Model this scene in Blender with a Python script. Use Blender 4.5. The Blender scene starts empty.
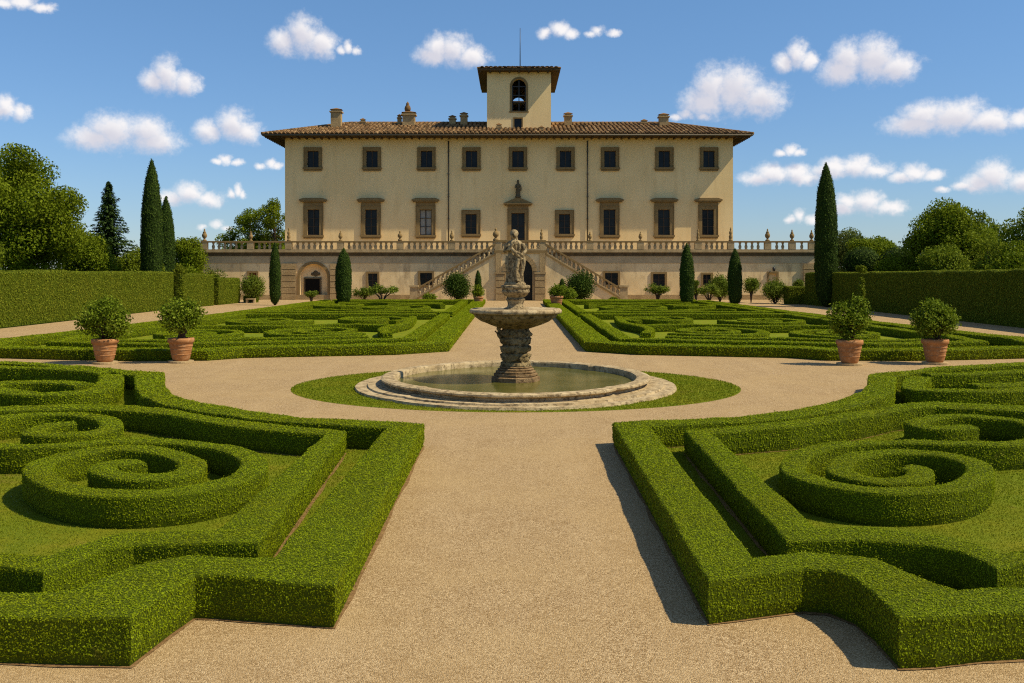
import bpy, math, random
import numpy as np
from mathutils import Vector, noise as mnoise

rng = np.random.default_rng(7)
random.seed(7)
R = math.radians
C = bpy.context.scene.collection
sc = bpy.context.scene

# ------------------------------------------------------------------ camera, sky, sun, exposure
F = 1000.0      # focal length in pixels of a 1024 px wide picture
CH = 3.2        # eye height
HY = 268.0      # horizon row
cam_d = bpy.data.cameras.new('camera')
cam = bpy.data.objects.new('camera', cam_d)
C.objects.link(cam)
cam.location = (0, 0, CH)
cam.rotation_euler = (R(90), 0, 0)
cam_d.sensor_width = 36.0
cam_d.lens = 36.0 * F / 1024.0
cam_d.shift_y = (HY - 341.5) / 1024.0
cam_d.clip_start = 0.1
cam_d.clip_end = 9000
sc.camera = cam

SUN_EL, SUN_FRONT = R(50), R(13.3)
to_sun = Vector((math.cos(SUN_EL) * math.cos(SUN_FRONT), -math.cos(SUN_EL) * math.sin(SUN_FRONT), math.sin(SUN_EL)))
sun_d = bpy.data.lights.new('sun', 'SUN')
sun_d.energy = 4.1
sun_d.angle = R(0.5)
sun_d.color = (1.0, 0.885, 0.65)
sun = bpy.data.objects.new('sun', sun_d)
C.objects.link(sun)
sun.location = (60, -20, 80)
sun.rotation_euler = to_sun.to_track_quat('Z', 'Y').to_euler()

sc.view_settings.view_transform = 'Standard'
sc.view_settings.look = 'None'
sc.view_settings.exposure = 0.45
sc.view_settings.gamma = 1.0
sc.view_settings.use_curve_mapping = False

sc.cycles.use_denoising = False
sc.cycles.filter_width = 1.15

W = bpy.data.worlds.new('World')
sc.world = W
W.use_nodes = True
SKY_STRENGTH = 0.095

CLOUDS = [  # pixel centre, width, height, opacity: turned into directions below
    (170, 76, 54, 36, 1), (303, 36, 66, 42, 1), (349, 47, 26, 18, .6), (452, 51, 74, 34, 1), (558, 30, 44, 20, .8),
    (602, 31, 42, 16, .5), (125, 133, 102, 38, 1), (228, 126, 64, 34, 1), (8, 107, 38, 26, .9), (227, 160, 34, 14, .7),
    (269, 164, 28, 14, .8), (190, 194, 66, 26, .85), (237, 190, 22, 18, .7), (22, 2, 60, 16, .8), (733, 91, 100, 54, 1),
    (690, 114, 50, 16, .5), (797, 56, 44, 32, .95), (868, 61, 88, 46, 1), (952, 117, 118, 34, 1), (1016, 120, 40, 22, .7),
    (790, 151, 32, 15, .8), (780, 174, 80, 24, .9), (852, 167, 80, 24, .9), (866, 203, 80, 28, .7), (917, 173, 52, 20, .9),
    (1002, 176, 70, 32, .95), (958, 187, 46, 13, .6), (801, 216, 36, 22, .55),
    (215, 225, 40, 16, .4)]


def build_world():
    nt = W.node_tree
    N, L = nt.nodes, nt.links
    N.clear()
    out = N.new('ShaderNodeOutputWorld')
    bg = N.new('ShaderNodeBackground')
    bg.inputs['Strength'].default_value = SKY_STRENGTH
    sky = N.new('ShaderNodeTexSky')
    sky.sky_type = 'NISHITA'
    sky.sun_disc = False
    sky.sun_elevation = SUN_EL
    sky.sun_rotation = math.atan2(to_sun.x, to_sun.y)
    sky.altitude = 0
    sky.air_density = 1.0
    sky.dust_density = 0.0
    sky.ozone_density = 2.0
    tint = N.new('ShaderNodeMix')
    tint.data_type = 'RGBA'
    tint.blend_type = 'MULTIPLY'
    tint.inputs[0].default_value = 1.0
    L.new(sky.outputs[0], tint.inputs[6])
    tc = N.new('ShaderNodeTexCoord')
    sep = N.new('ShaderNodeSeparateXYZ')
    L.new(tc.outputs['Generated'], sep.inputs[0])

    def M(op, a, b=None, c=None):
        n = N.new('ShaderNodeMath')
        n.operation = op
        for i, v in enumerate((a, b, c)):
            if v is None:
                continue
            if isinstance(v, (int, float)):
                n.inputs[i].default_value = v
            else:
                L.new(v, n.inputs[i])
        return n.outputs[0]
    az = M('ARCTAN2', sep.outputs[0], sep.outputs[1])
    el = M('ARCSINE', sep.outputs[2])
    tr = N.new('ShaderNodeMapRange')
    tr.inputs['From Min'].default_value = 0.0
    tr.inputs['From Max'].default_value = 0.26
    L.new(el, tr.inputs['Value'])
    tm = N.new('ShaderNodeMix')
    tm.data_type = 'RGBA'
    tm.inputs[6].default_value = (0.46, 0.57, 0.80, 1)
    tm.inputs[7].default_value = (0.60, 0.79, 0.95, 1)
    L.new(tr.outputs[0], tm.inputs[0])
    tr2 = N.new('ShaderNodeMapRange')
    tr2.inputs['From Min'].default_value = 0.26
    tr2.inputs['From Max'].default_value = 0.75
    L.new(el, tr2.inputs['Value'])
    tm2 = N.new('ShaderNodeMix')
    tm2.data_type = 'RGBA'
    tm2.inputs[7].default_value = (1.25, 1.12, 1.0, 1)
    L.new(tr2.outputs[0], tm2.inputs[0])
    L.new(tm.outputs[2], tm2.inputs[6])
    L.new(tm2.outputs[2], tint.inputs[7])
    comb = N.new('ShaderNodeCombineXYZ')
    L.new(az, comb.inputs[0])
    L.new(el, comb.inputs[1])
    nz = N.new('ShaderNodeTexNoise')
    nz.inputs['Scale'].default_value = 62
    nz.inputs['Detail'].default_value = 7
    nz.inputs['Roughness'].default_value = 0.62
    L.new(comb.outputs[0], nz.inputs['Vector'])
    warp = N.new('ShaderNodeVectorMath')
    warp.operation = 'MULTIPLY_ADD'
    warp.inputs[1].default_value = (0.013, 0.010, 0)
    L.new(nz.outputs['Color'], warp.inputs[0])
    sub = N.new('ShaderNodeVectorMath')
    sub.operation = 'SUBTRACT'
    sub.inputs[1].default_value = (0.0065, 0.005, 0)
    L.new(comb.outputs[0], sub.inputs[0])
    L.new(sub.outputs[0], warp.inputs[2])

    g = bpy.data.node_groups.new('cloud_field', 'ShaderNodeTree')
    g.interface.new_socket('Vector', in_out='INPUT', socket_type='NodeSocketVector')
    g.interface.new_socket('Value', in_out='OUTPUT', socket_type='NodeSocketFloat')
    gi = g.nodes.new('NodeGroupInput')
    go = g.nodes.new('NodeGroupOutput')
    prev = None
    r2 = random.Random(3)
    for cx, cy, w, h, op in CLOUDS:
        a0 = math.atan((cx - 512) / F)
        e0 = math.atan((HY - cy) / F * math.cos(a0))
        w /= F
        h /= F
        j = r2.uniform(-.1, .1)
        puffs = [(j * w, .03 * h, .27 * w, .47 * h), (-.27 * w, -.16 * h, .25 * w, .32 * h), (.27 * w, -.16 * h, .25 * w, .34 * h)]
        if w > .07:
            puffs.append(((.2 if j < 0 else -.2) * w, .06 * h, .2 * w, .42 * h))
        for ox, oy, rx, ry in puffs:
            k = 0.45 + 0.55 * op
            sx, sy = 1 / (rx * 1.1 * k), 1 / (ry * 1.1 * k)
            v = g.nodes.new('ShaderNodeVectorMath')
            v.operation = 'MULTIPLY_ADD'
            v.inputs[1].default_value = (sx, sy, 0)
            v.inputs[2].default_value = (-(a0 + ox) * sx, -(e0 + oy) * sy, (1 - op) * 0.62)
            g.links.new(gi.outputs[0], v.inputs[0])
            le = g.nodes.new('ShaderNodeVectorMath')
            le.operation = 'LENGTH'
            g.links.new(v.outputs[0], le.inputs[0])
            if prev is None:
                prev = le.outputs['Value']
            else:
                m = g.nodes.new('ShaderNodeMath')
                m.operation = 'MINIMUM'
                g.links.new(prev, m.inputs[0])
                g.links.new(le.outputs['Value'], m.inputs[1])
                prev = m.outputs[0]
    g.links.new(prev, go.inputs[0])

    def field(vec):
        n = N.new('ShaderNodeGroup')
        n.node_tree = g
        L.new(vec, n.inputs[0])
        return n.outputs[0]
    f1 = field(warp.outputs[0])
    up = N.new('ShaderNodeVectorMath')
    up.operation = 'ADD'
    up.inputs[1].default_value = (0.006, 0.011, 0)
    L.new(warp.outputs[0], up.inputs[0])
    f2 = field(up.outputs[0])
    nz2 = N.new('ShaderNodeTexNoise')
    nz2.inputs['Scale'].default_value = 190
    nz2.inputs['Detail'].default_value = 5
    nz2.inputs['Roughness'].default_value = 0.6
    L.new(comb.outputs[0], nz2.inputs['Vector'])
    d = M('ADD', f1, M('MULTIPLY', M('SUBTRACT', nz.outputs['Fac'], 0.5), 0.85))
    d = M('ADD', d, M('MULTIPLY', M('SUBTRACT', nz2.outputs['Fac'], 0.5), 0.55))
    mr = N.new('ShaderNodeMapRange')
    mr.interpolation_type = 'SMOOTHSTEP'
    mr.inputs['From Min'].default_value = 1.16
    mr.inputs['From Max'].default_value = 0.18
    mr.inputs['To Min'].default_value = 0
    mr.inputs['To Max'].default_value = 0.94
    L.new(d, mr.inputs['Value'])
    ms = N.new('ShaderNodeMapRange')
    ms.interpolation_type = 'SMOOTHSTEP'
    ms.inputs['From Min'].default_value = 0.35
    ms.inputs['From Max'].default_value = 1.15
    L.new(f2, ms.inputs['Value'])
    cc = N.new('ShaderNodeMix')
    cc.data_type = 'RGBA'
    k = 1 / SKY_STRENGTH
    cc.inputs[6].default_value = (.52 * k, .51 * k, .56 * k, 1)
    cc.inputs[7].default_value = (.74 * k, .71 * k, .70 * k, 1)
    L.new(ms.outputs[0], cc.inputs[0])
    mx = N.new('ShaderNodeMix')
    mx.data_type = 'RGBA'
    L.new(mr.outputs[0], mx.inputs[0])
    L.new(tint.outputs[2], mx.inputs[6])
    L.new(cc.outputs[2], mx.inputs[7])
    L.new(mx.outputs[2], bg.inputs['Color'])
    L.new(bg.outputs[0], out.inputs['Surface'])
    W.cycles.sampling_method = 'MANUAL'
    W.cycles.sample_map_resolution = 256


build_world()

# ------------------------------------------------------------------ pixel -> place helpers


def G(x, y, z=0.0):
    D = F * (CH - z) / (y - HY)
    return ((x - 512) * D / F, D, z)


def Q(x, y, D):
    return ((x - 512) * D / F, D, CH - (y - HY) * D / F)


def qx(x, D):
    return (x - 512) * D / F


def qz(y, D):
    return CH - (y - HY) * D / F


# ------------------------------------------------------------------ materials
MATS = {}


def nodes_of(name):
    m = bpy.data.materials.new(name)
    m.use_nodes = True
    nt = m.node_tree
    return m, nt, nt.nodes, nt.links, nt.nodes['Principled BSDF']


def noise_fac(N, L, scale, detail=5, rough=.6, coord=None, lo=.35, hi=.65, stretch=None):
    if coord is None:
        tc = N.new('ShaderNodeNewGeometry')
        coord = tc.outputs['Position']
    if stretch:
        mp = N.new('ShaderNodeMapping')
        mp.inputs['Scale'].default_value = stretch
        L.new(coord, mp.inputs['Vector'])
        coord = mp.outputs[0]
    n = N.new('ShaderNodeTexNoise')
    n.inputs['Scale'].default_value = scale
    n.inputs['Detail'].default_value = detail
    n.inputs['Roughness'].default_value = rough
    L.new(coord, n.inputs['Vector'])
    r = N.new('ShaderNodeMapRange')
    r.inputs['From Min'].default_value = lo
    r.inputs['From Max'].default_value = hi
    L.new(n.outputs['Fac'], r.inputs['Value'])
    return r.outputs[0], n.outputs['Fac']


def mixc(N, L, fac, a, b, blend='MIX', amount=None):
    m = N.new('ShaderNodeMix')
    m.data_type = 'RGBA'
    m.blend_type = blend
    if amount is not None:
        mm = N.new('ShaderNodeMath')
        mm.operation = 'MULTIPLY'
        mm.inputs[1].default_value = amount
        L.new(fac, mm.inputs[0])
        fac = mm.outputs[0]
    if isinstance(fac, (int, float)):
        m.inputs[0].default_value = fac
    else:
        L.new(fac, m.inputs[0])
    for s, v in ((6, a), (7, b)):
        if isinstance(v, tuple):
            m.inputs[s].default_value = (*v, 1)
        else:
            L.new(v, m.inputs[s])
    return m.outputs[2]


def surf(name, base, layers=(), rough=.8, spec=.25, bump=None, metallic=0):
    """layers: (scale, colour, amount, lo, hi, stretch)"""
    m, nt, N, L, b = nodes_of(name)
    col = base
    for (s, c, amt, lo, hi, st) in layers:
        f, _ = noise_fac(N, L, s, lo=lo, hi=hi, stretch=st)
        col = mixc(N, L, f, col, c, amount=amt)
    if isinstance(col, tuple):
        b.inputs['Base Color'].default_value = (*col, 1)
    else:
        L.new(col, b.inputs['Base Color'])
    b.inputs['Roughness'].default_value = rough
    b.inputs['Specular IOR Level'].default_value = spec
    b.inputs['Metallic'].default_value = metallic
    if bump:
        s, dist, strength = bump
        _, f = noise_fac(N, L, s, detail=6, rough=.7)
        bp = N.new('ShaderNodeBump')
        bp.inputs['Distance'].default_value = dist
        bp.inputs['Strength'].default_value = strength
        L.new(f, bp.inputs['Height'])
        L.new(bp.outputs[0], b.inputs['Normal'])
    MATS[name] = m
    return m


def leafmat(name, c0, c1, c2, transl=.3, patch=None, patch_scale=.8, dry=None):
    """c0 dark leaf, c1 usual leaf, c2 pale leaf; 'rnd' is a random number per leaf."""
    m, nt, N, L, b = nodes_of(name)
    at = N.new('ShaderNodeAttribute')
    at.attribute_name = 'rnd'
    ramp = N.new('ShaderNodeValToRGB')
    e = ramp.color_ramp.elements
    e[0].position, e[0].color = 0.0, (*c0, 1)
    e[1].position, e[1].color = 1.0, (*c2, 1)
    k = ramp.color_ramp.elements.new(.5)
    k.color = (*c1, 1)
    L.new(at.outputs['Fac'], ramp.inputs[0])
    col = ramp.outputs[0]
    if patch:
        f, _ = noise_fac(N, L, patch_scale, detail=4, lo=.42, hi=.72)
        col = mixc(N, L, f, col, patch, amount=.55)
    if dry:
        f, _ = noise_fac(N, L, 2.6, detail=5, lo=.655, hi=.72)
        col = mixc(N, L, f, col, dry, amount=.55)
    L.new(col, b.inputs['Base Color'])
    b.inputs['Roughness'].default_value = .6
    b.inputs['Specular IOR Level'].default_value = .05
    tr = N.new('ShaderNodeBsdfTranslucent')
    L.new(col, tr.inputs['Color'])
    mx = N.new('ShaderNodeMixShader')
    mx.inputs[0].default_value = transl
    L.new(b.outputs[0], mx.inputs[1])
    L.new(tr.outputs[0], mx.inputs[2])
    L.new(mx.outputs[0], N['Material Output'].inputs['Surface'])
    MATS[name] = m
    return m


leafmat('box_leaf', (.150, .200, .003), (.205, .264, .004), (.268, .325, .010), .28, (.222, .228, .004), 1.1, (.150, .100, .030))
leafmat('hedge_leaf', (.065, .092, .004), (.140, .175, .009), (.230, .255, .022), .28, (.180, .180, .014), .5)
leafmat('crown_leaf', (.055, .090, .004), (.135, .185, .007), (.225, .275, .018), .35, (.175, .200, .010), .25)
leafmat('pale_crown_leaf', (.080, .115, .006), (.160, .205, .012), (.235, .280, .028), .35)
leafmat('olive_leaf', (.050, .080, .018), (.105, .140, .030), (.175, .205, .050), .3)
leafmat('conifer_needle', (.018, .038, .008), (.040, .072, .016), (.075, .115, .028), .15)
leafmat('cypress_leaf', (.016, .036, .005), (.044, .078, .009), (.090, .130, .018), .15)
leafmat('citrus_leaf', (.070, .110, .005), (.140, .195, .010), (.260, .310, .032), .32)
leafmat('shrub_leaf', (.065, .100, .008), (.130, .175, .014), (.230, .275, .042), .32)
leafmat('grass_blade', (.135, .175, .005), (.185, .228, .008), (.255, .278, .020), .35, (.305, .265, .022), .6)
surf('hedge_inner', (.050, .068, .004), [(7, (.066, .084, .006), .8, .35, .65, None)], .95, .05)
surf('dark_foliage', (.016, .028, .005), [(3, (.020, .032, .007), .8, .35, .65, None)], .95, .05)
surf('bark', (.085, .060, .040), [(6, (.045, .032, .022), .9, .4, .6, (1, 1, .25))], .95, .1, (30, .02, .8))
surf('soil', (.290, .175, .075), [(12, (.17, .095, .04), .8, .4, .6, None)], .98, .05, (40, .02, 1))


def gravel_mat():
    m, nt, N, L, b = nodes_of('gravel')
    geo = N.new('ShaderNodeNewGeometry')
    vo = N.new('ShaderNodeTexVoronoi')
    vo.inputs['Scale'].default_value = 85
    L.new(geo.outputs['Position'], vo.inputs['Vector'])
    ramp = N.new('ShaderNodeValToRGB')
    e = ramp.color_ramp.elements
    e[0].position, e[0].color = 0.0, (.185, .108, .040, 1)
    e[1].position, e[1].color = 1.0, (.590, .435, .245, 1)
    k = ramp.color_ramp.elements.new(.5)
    k.color = (.385, .258, .125, 1)
    sx = N.new('ShaderNodeSeparateColor')
    L.new(vo.outputs['Color'], sx.inputs[0])
    L.new(sx.outputs[0], ramp.inputs[0])
    col = ramp.outputs[0]
    f, _ = noise_fac(N, L, .45, 4, .6, lo=.4, hi=.68)
    col = mixc(N, L, f, col, (.45, .310, .145), amount=.45)
    f, _ = noise_fac(N, L, 1.7, 6, .7, lo=.5, hi=.75)
    col = mixc(N, L, f, col, (.29, .18, .074), amount=.45)
    f, _ = noise_fac(N, L, .9, 5, .65, lo=.50, hi=.72, stretch=(1.6, .22, 1))
    col = mixc(N, L, f, col, (.50, .355, .185), amount=.35)
    f, _ = noise_fac(N, L, 3.1, 6, .75, lo=.60, hi=.72)
    col = mixc(N, L, f, col, (.20, .135, .06), amount=.5)
    L.new(col, b.inputs['Base Color'])
    b.inputs['Roughness'].default_value = .92
    b.inputs['Specular IOR Level'].default_value = .15
    bp = N.new('ShaderNodeBump')
    bp.inputs['Distance'].default_value = .012
    bp.inputs['Strength'].default_value = .8
    bp.invert = True
    L.new(vo.outputs['Distance'], bp.inputs['Height'])
    _, n2 = noise_fac(N, L, 5, 8, .75)
    bp2 = N.new('ShaderNodeBump')
    bp2.inputs['Distance'].default_value = .05
    bp2.inputs['Strength'].default_value = .28
    L.new(n2, bp2.inputs['Height'])
    L.new(bp.outputs[0], bp2.inputs['Normal'])
    L.new(bp2.outputs[0], b.inputs['Normal'])
    MATS['gravel'] = m


gravel_mat()
surf('lawn', (.135, .175, .007), [(60, (.18, .218, .014), .9, .35, .65, None), (1.1, (.235, .22, .012), .7, .45, .65, None),
                                (.55, (.200, .135, .045), .55, .60, .72, None)], .95, .08, (90, .03, .8))
surf('meadow', (.055, .085, .012), [(.05, (.085, .105, .02), .8, .4, .6, None), (3, (.04, .06, .01), .6, .4, .6, None)], .95, .08)
surf('stucco', (.880, .640, .310), [(.22, (.79, .55, .245), .7, .4, .62, None), (1.4, (.70, .49, .22), .65, .5, .7, (1, 1, .18)),
                                  (9, (.90, .67, .345), .4, .4, .65, None)], .9, .15, (14, .01, .3))
surf('old_plaster', (.860, .655, .350), [(.35, (.70, .51, .25), .8, .42, .6, None), (1.6, (.40, .28, .14), .8, .50, .7, (1, 1, .35)),
                                       (6, (.70, .545, .31), .5, .45, .65, None)], .92, .12, (10, .015, .5))
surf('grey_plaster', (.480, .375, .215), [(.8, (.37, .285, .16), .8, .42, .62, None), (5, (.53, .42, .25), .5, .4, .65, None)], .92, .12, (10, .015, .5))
surf('brown_stone', (.245, .160, .062), [(1.2, (.185, .118, .048), .7, .42, .62, None), (11, (.30, .205, .09), .5, .4, .65, None)], .88, .15, (16, .012, .5))
surf('pale_stone', (.450, .330, .170), [(1.5, (.31, .22, .105), .8, .42, .62, None), (9, (.20, .155, .095), .7, .52, .72, None)], .88, .15, (16, .015, .6))
surf('block_stone', (.420, .295, .140), [(.9, (.29, .195, .09), .8, .42, .62, None), (7, (.22, .155, .08), .6, .5, .7, None)], .9, .12, (9, .04, .8))
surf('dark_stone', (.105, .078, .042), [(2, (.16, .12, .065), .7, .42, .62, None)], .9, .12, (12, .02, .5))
surf('soffit_wood', (.105, .068, .034), [(3, (.07, .045, .022), .8, .4, .6, None)], .9, .1)


def tile_mat():
    m, nt, N, L, b = nodes_of('roof_tile')
    at = N.new('ShaderNodeAttribute')
    at.attribute_name = 'rnd'
    ramp = N.new('ShaderNodeValToRGB')
    e = ramp.color_ramp.elements
    e[0].position, e[0].color = 0.0, (.075, .042, .018, 1)
    e[1].position, e[1].color = 1.0, (.400, .255, .120, 1)
    k = ramp.color_ramp.elements.new(.55)
    k.color = (.215, .120, .050, 1)
    L.new(at.outputs['Fac'], ramp.inputs[0])
    f, _ = noise_fac(N, L, .7, 5, .65, lo=.5, hi=.7)
    col = mixc(N, L, f, ramp.outputs[0], (.055, .045, .020), amount=.75)
    L.new(col, b.inputs['Base Color'])
    b.inputs['Roughness'].default_value = .9
    b.inputs['Specular IOR Level'].default_value = .15
    MATS['roof_tile'] = m


tile_mat()
surf('glass_pane', (.010, .011, .011), [(1.5, (.024, .026, .026), .6, .4, .6, None)], .15, .16)
surf('curtain', (.36, .34, .29), [(8, (.28, .265, .22), .6, .4, .6, (1, 1, .1))], .9, .1)
surf('sash_wood', (.060, .040, .022), [], .6, .25)
surf('shutter_wood', (.150, .070, .030), [(4, (.10, .045, .02), .7, .4, .6, (1, 1, .2))], .8, .15)
surf('dark_void', (.010, .009, .008), [], .9, .05)
surf('pipe_metal', (.085, .066, .040), [], .6, .3)
surf('iron', (.025, .024, .022), [], .5, .4)
surf('terracotta', (.400, .185, .070), [(3, (.29, .125, .045), .8, .4, .62, None), (10, (.50, .32, .18), .6, .52, .7, None)], .88, .15, (18, .006, .25))
surf('fountain_marble', (.500, .385, .220), [(2.2, (.34, .245, .125), .8, .42, .60, None), (7, (.14, .098, .05), .9, .49, .66, None)], .85, .2, (14, .03, .8))
surf('terracotta_stone', (.215, .135, .062), [(3, (.32, .215, .11), .8, .45, .62, None), (8, (.085, .05, .025), .8, .48, .64, None)], .92, .12, (9, .06, 1))
surf('fountain_rock', (.225, .160, .070), [(3, (.36, .27, .14), .8, .45, .62, None), (8, (.06, .043, .02), .95, .48, .64, None)], .92, .12, (9, .08, 1))
surf('fountain_statue', (.370, .280, .150), [(4, (.24, .175, .09), .85, .42, .60, None), (13, (.07, .05, .026), .9, .46, .62, None)], .88, .15, (22, .02, .7))


def water_mat():
    m, nt, N, L, b = nodes_of('pond_water')
    f, _ = noise_fac(N, L, .7, 4, .6, lo=.38, hi=.62)
    col = mixc(N, L, f, (.082, .080, .010), (.130, .116, .026))
    L.new(col, b.inputs['Base Color'])
    b.inputs['Roughness'].default_value = .13
    b.inputs['Specular IOR Level'].default_value = .16
    bp = N.new('ShaderNodeBump')
    bp.inputs['Distance'].default_value = .01
    bp.inputs['Strength'].default_value = .25
    _, n2 = noise_fac(N, L, 6, 3, .5)
    L.new(n2, bp.inputs['Height'])
    L.new(bp.outputs[0], b.inputs['Normal'])
    MATS['pond_water'] = m


water_mat()

# ------------------------------------------------------------------ mesh builder


class Geo:
    def __init__(self):
        self.V, self.Fc, self.Mi, self.Sm, self.Rn = [], [], [], [], []
        self.leaf = []      # (verts Nx4x3, mi, rnd N)

    def add(self, verts, faces, mi=0, smooth=False, rnd=None):
        o = len(self.V)
        self.V.extend([tuple(v) for v in verts])
        for f in faces:
            self.Fc.append([o + i for i in f])
            self.Mi.append(mi)
            self.Sm.append(smooth)
            self.Rn.append(.5 if rnd is None else rnd)
        return self

    def box(self, x0, x1, y0, y1, z0, z1, mi=0):
        x0, x1 = min(x0, x1), max(x0, x1)
        z0, z1 = min(z0, z1), max(z0, z1)
        v = [(x0, y0, z0), (x1, y0, z0), (x1, y1, z0), (x0, y1, z0), (x0, y0, z1), (x1, y0, z1), (x1, y1, z1), (x0, y1, z1)]
        f = [(0, 3, 2, 1), (4, 5, 6, 7), (0, 1, 5, 4), (1, 2, 6, 5), (2, 3, 7, 6), (3, 0, 4, 7)]
        return self.add(v, f, mi)

    def prism_y(self, pts, y0, y1, mi=0):
        """polygon of (x,z), counter-clockwise seen from the camera side (-y), extruded from y0 to y1"""
        n = len(pts)
        v = [(x, y0, z) for x, z in pts] + [(x, y1, z) for x, z in pts]
        f = [tuple(range(n)), tuple(range(2 * n - 1, n - 1, -1))]
        for i in range(n):
            j = (i + 1) % n
            f.append((j, i, n + i, n + j))
        return self.add(v, f, mi)

    def prism_z(self, pts, z0, z1, mi=0, top_mi=None):
        n = len(pts)
        v = [(x, y, z1) for x, y in pts] + [(x, y, z0) for x, y in pts]
        self.add(v, [tuple(range(n))] + [(i, n + i, n + (i + 1) % n, (i + 1) % n) for i in range(n)] + [tuple(range(2 * n - 1, n - 1, -1))], mi)
        return self

    def lathe(self, prof, c=(0, 0, 0), n=16, mi=0, sx=1, sy=1, smooth=True, cap=True, rfun=None):
        v, f = [], []
        for (r, z) in prof:
            for k in range(n):
                a = 2 * math.pi * k / n
                q = rfun(a, z) if rfun else 1
                v.append((c[0] + r * q * sx * math.cos(a), c[1] + r * q * sy * math.sin(a), c[2] + z))
        for i in range(len(prof) - 1):
            for k in range(n):
                k2 = (k + 1) % n
                f.append((i * n + k, i * n + k2, (i + 1) * n + k2, (i + 1) * n + k))
        self.add(v, f, mi, smooth)
        if cap:
            o = len(self.V) - len(v)
            self.Fc.append([o + k for k in range(n - 1, -1, -1)])
            self.Fc.append([o + (len(prof) - 1) * n + k for k in range(n)])
            self.Mi += [mi, mi]
            self.Sm += [False, False]
            self.Rn += [.5, .5]
        return self

    def tube(self, pts, radii, n=7, mi=0):
        pts = [Vector(p) for p in pts]
        v, f = [], []
        for i, p in enumerate(pts):
            d = (pts[min(i + 1, len(pts) - 1)] - pts[max(i - 1, 0)])
            d.normalize()
            a = d.orthogonal()
            if abs(d.z) > .5:
                a = Vector((1, 0, 0)) - d * d.x
            a.normalize()
            b = d.cross(a)
            for k in range(n):
                t = 2 * math.pi * k / n
                v.append(p + (a * math.cos(t) + b * math.sin(t)) * radii[i])
        for i in range(len(pts) - 1):
            for k in range(n):
                k2 = (k + 1) % n
                f.append((i * n + k, i * n + k2, (i + 1) * n + k2, (i + 1) * n + k))
        f.append(tuple(range(n - 1, -1, -1)))
        f.append(tuple((len(pts) - 1) * n + k for k in range(n)))
        return self.add(v, f, mi, True)

    def blob(self, c, r, mi=0, n=10, m=7):
        prof = [(max(1e-4, math.sin(math.pi * i / m)), -math.cos(math.pi * i / m)) for i in range(m + 1)]
        v, f = [], []
        for (rr, z) in prof:
            for k in range(n):
                a = 2 * math.pi * k / n
                v.append((c[0] + r[0] * rr * math.cos(a), c[1] + r[1] * rr * math.sin(a), c[2] + r[2] * z))
        for i in range(m):
            for k in range(n):
                k2 = (k + 1) % n
                f.append((i * n + k, i * n + k2, (i + 1) * n + k2, (i + 1) * n + k))
        return self.add(v, f, mi, True)

    def wall(self, x0, x1, z0, z1, y, holes=(), mi=0):
        """vertical sheet facing -y with rectangular or arched holes (xa,xb,za,zb,arched)"""
        xs = sorted({x0, x1, *[h[0] for h in holes], *[h[1] for h in holes]})
        zs = sorted({z0, z1, *[h[2] for h in holes], *[h[3] for h in holes]})
        for i in range(len(xs) - 1):
            for j in range(len(zs) - 1):
                cx, cz = (xs[i] + xs[i + 1]) / 2, (zs[j] + zs[j + 1]) / 2
                if any(h[0] < cx < h[1] and h[2] < cz < h[3] for h in holes):
                    continue
                a, b, c, d = xs[i], xs[i + 1], zs[j], zs[j + 1]
                self.add([(a, y, c), (b, y, c), (b, y, d), (a, y, d)], [(0, 1, 2, 3)], mi)
        for h in holes:
            if len(h) > 4 and h[4]:
                xa, xb, za, zb = h[:4]
                r = (xb - xa) / 2
                cx, cz = (xa + xb) / 2, zb - r
                n = 8
                for s in (-1, 1):
                    arc = [(cx + s * r * math.cos(t), cz + r * math.sin(t)) for t in [math.pi / 2 * k / n for k in range(n + 1)]]
                    corner = (cx + s * r, zb)
                    for k in range(n):
                        p, q = arc[k], arc[k + 1]
                        v = [(corner[0], y, corner[1]), (p[0], y, p[1]), (q[0], y, q[1])]
                        self.add(v, [(0, 1, 2)] if s < 0 else [(0, 2, 1)], mi)
        return self

    def reveal(self, h, y0, y1, mi=0):
        """the inside faces of a hole, from y0 back to y1"""
        xa, xb, za, zb = h[:4]
        if len(h) > 4 and h[4]:
            r = (xb - xa) / 2
            cx, cz = (xa + xb) / 2, zb - r
            pts = [(xa, za)] + [(cx - r * math.cos(t), cz + r * math.sin(t)) for t in [math.pi * k / 16 for k in range(17)]] + [(xb, za)]
        else:
            pts = [(xa, za), (xa, zb), (xb, zb), (xb, za)]
        v = [(x, y0, z) for x, z in pts] + [(x, y1, z) for x, z in pts]
        n = len(pts)
        self.add(v, [(i, (i + 1) % n, n + (i + 1) % n, n + i) for i in range(n)], mi)
        return self

    def cards(self, P, Nrm, size, mi, rnd=None, aspect=.55, up=None, tilt=.75):
        """rhombic leaves at points P about normals Nrm"""
        n = len(P)
        if n == 0:
            return self
        size = np.broadcast_to(np.asarray(size, float), (n,)) * rng.uniform(.7, 1.3, n)
        nn = Nrm + rng.normal(0, tilt, (n, 3))
        nn /= np.linalg.norm(nn, axis=1, keepdims=True) + 1e-9
        t = rng.normal(0, 1, (n, 3)) if up is None else up + rng.normal(0, .35, (n, 3))
        t -= nn * (t * nn).sum(1, keepdims=True)
        t /= np.linalg.norm(t, axis=1, keepdims=True) + 1e-9
        b = np.cross(nn, t)
        s = size[:, None]
        v = np.stack([P - t * s * .5, P + b * s * .5 * aspect - t * s * .05, P + t * s * .5, P - b * s * .5 * aspect - t * s * .05], 1)
        self.leaf.append((v, mi, rng.random(n) if rnd is None else rnd))
        return self

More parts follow.
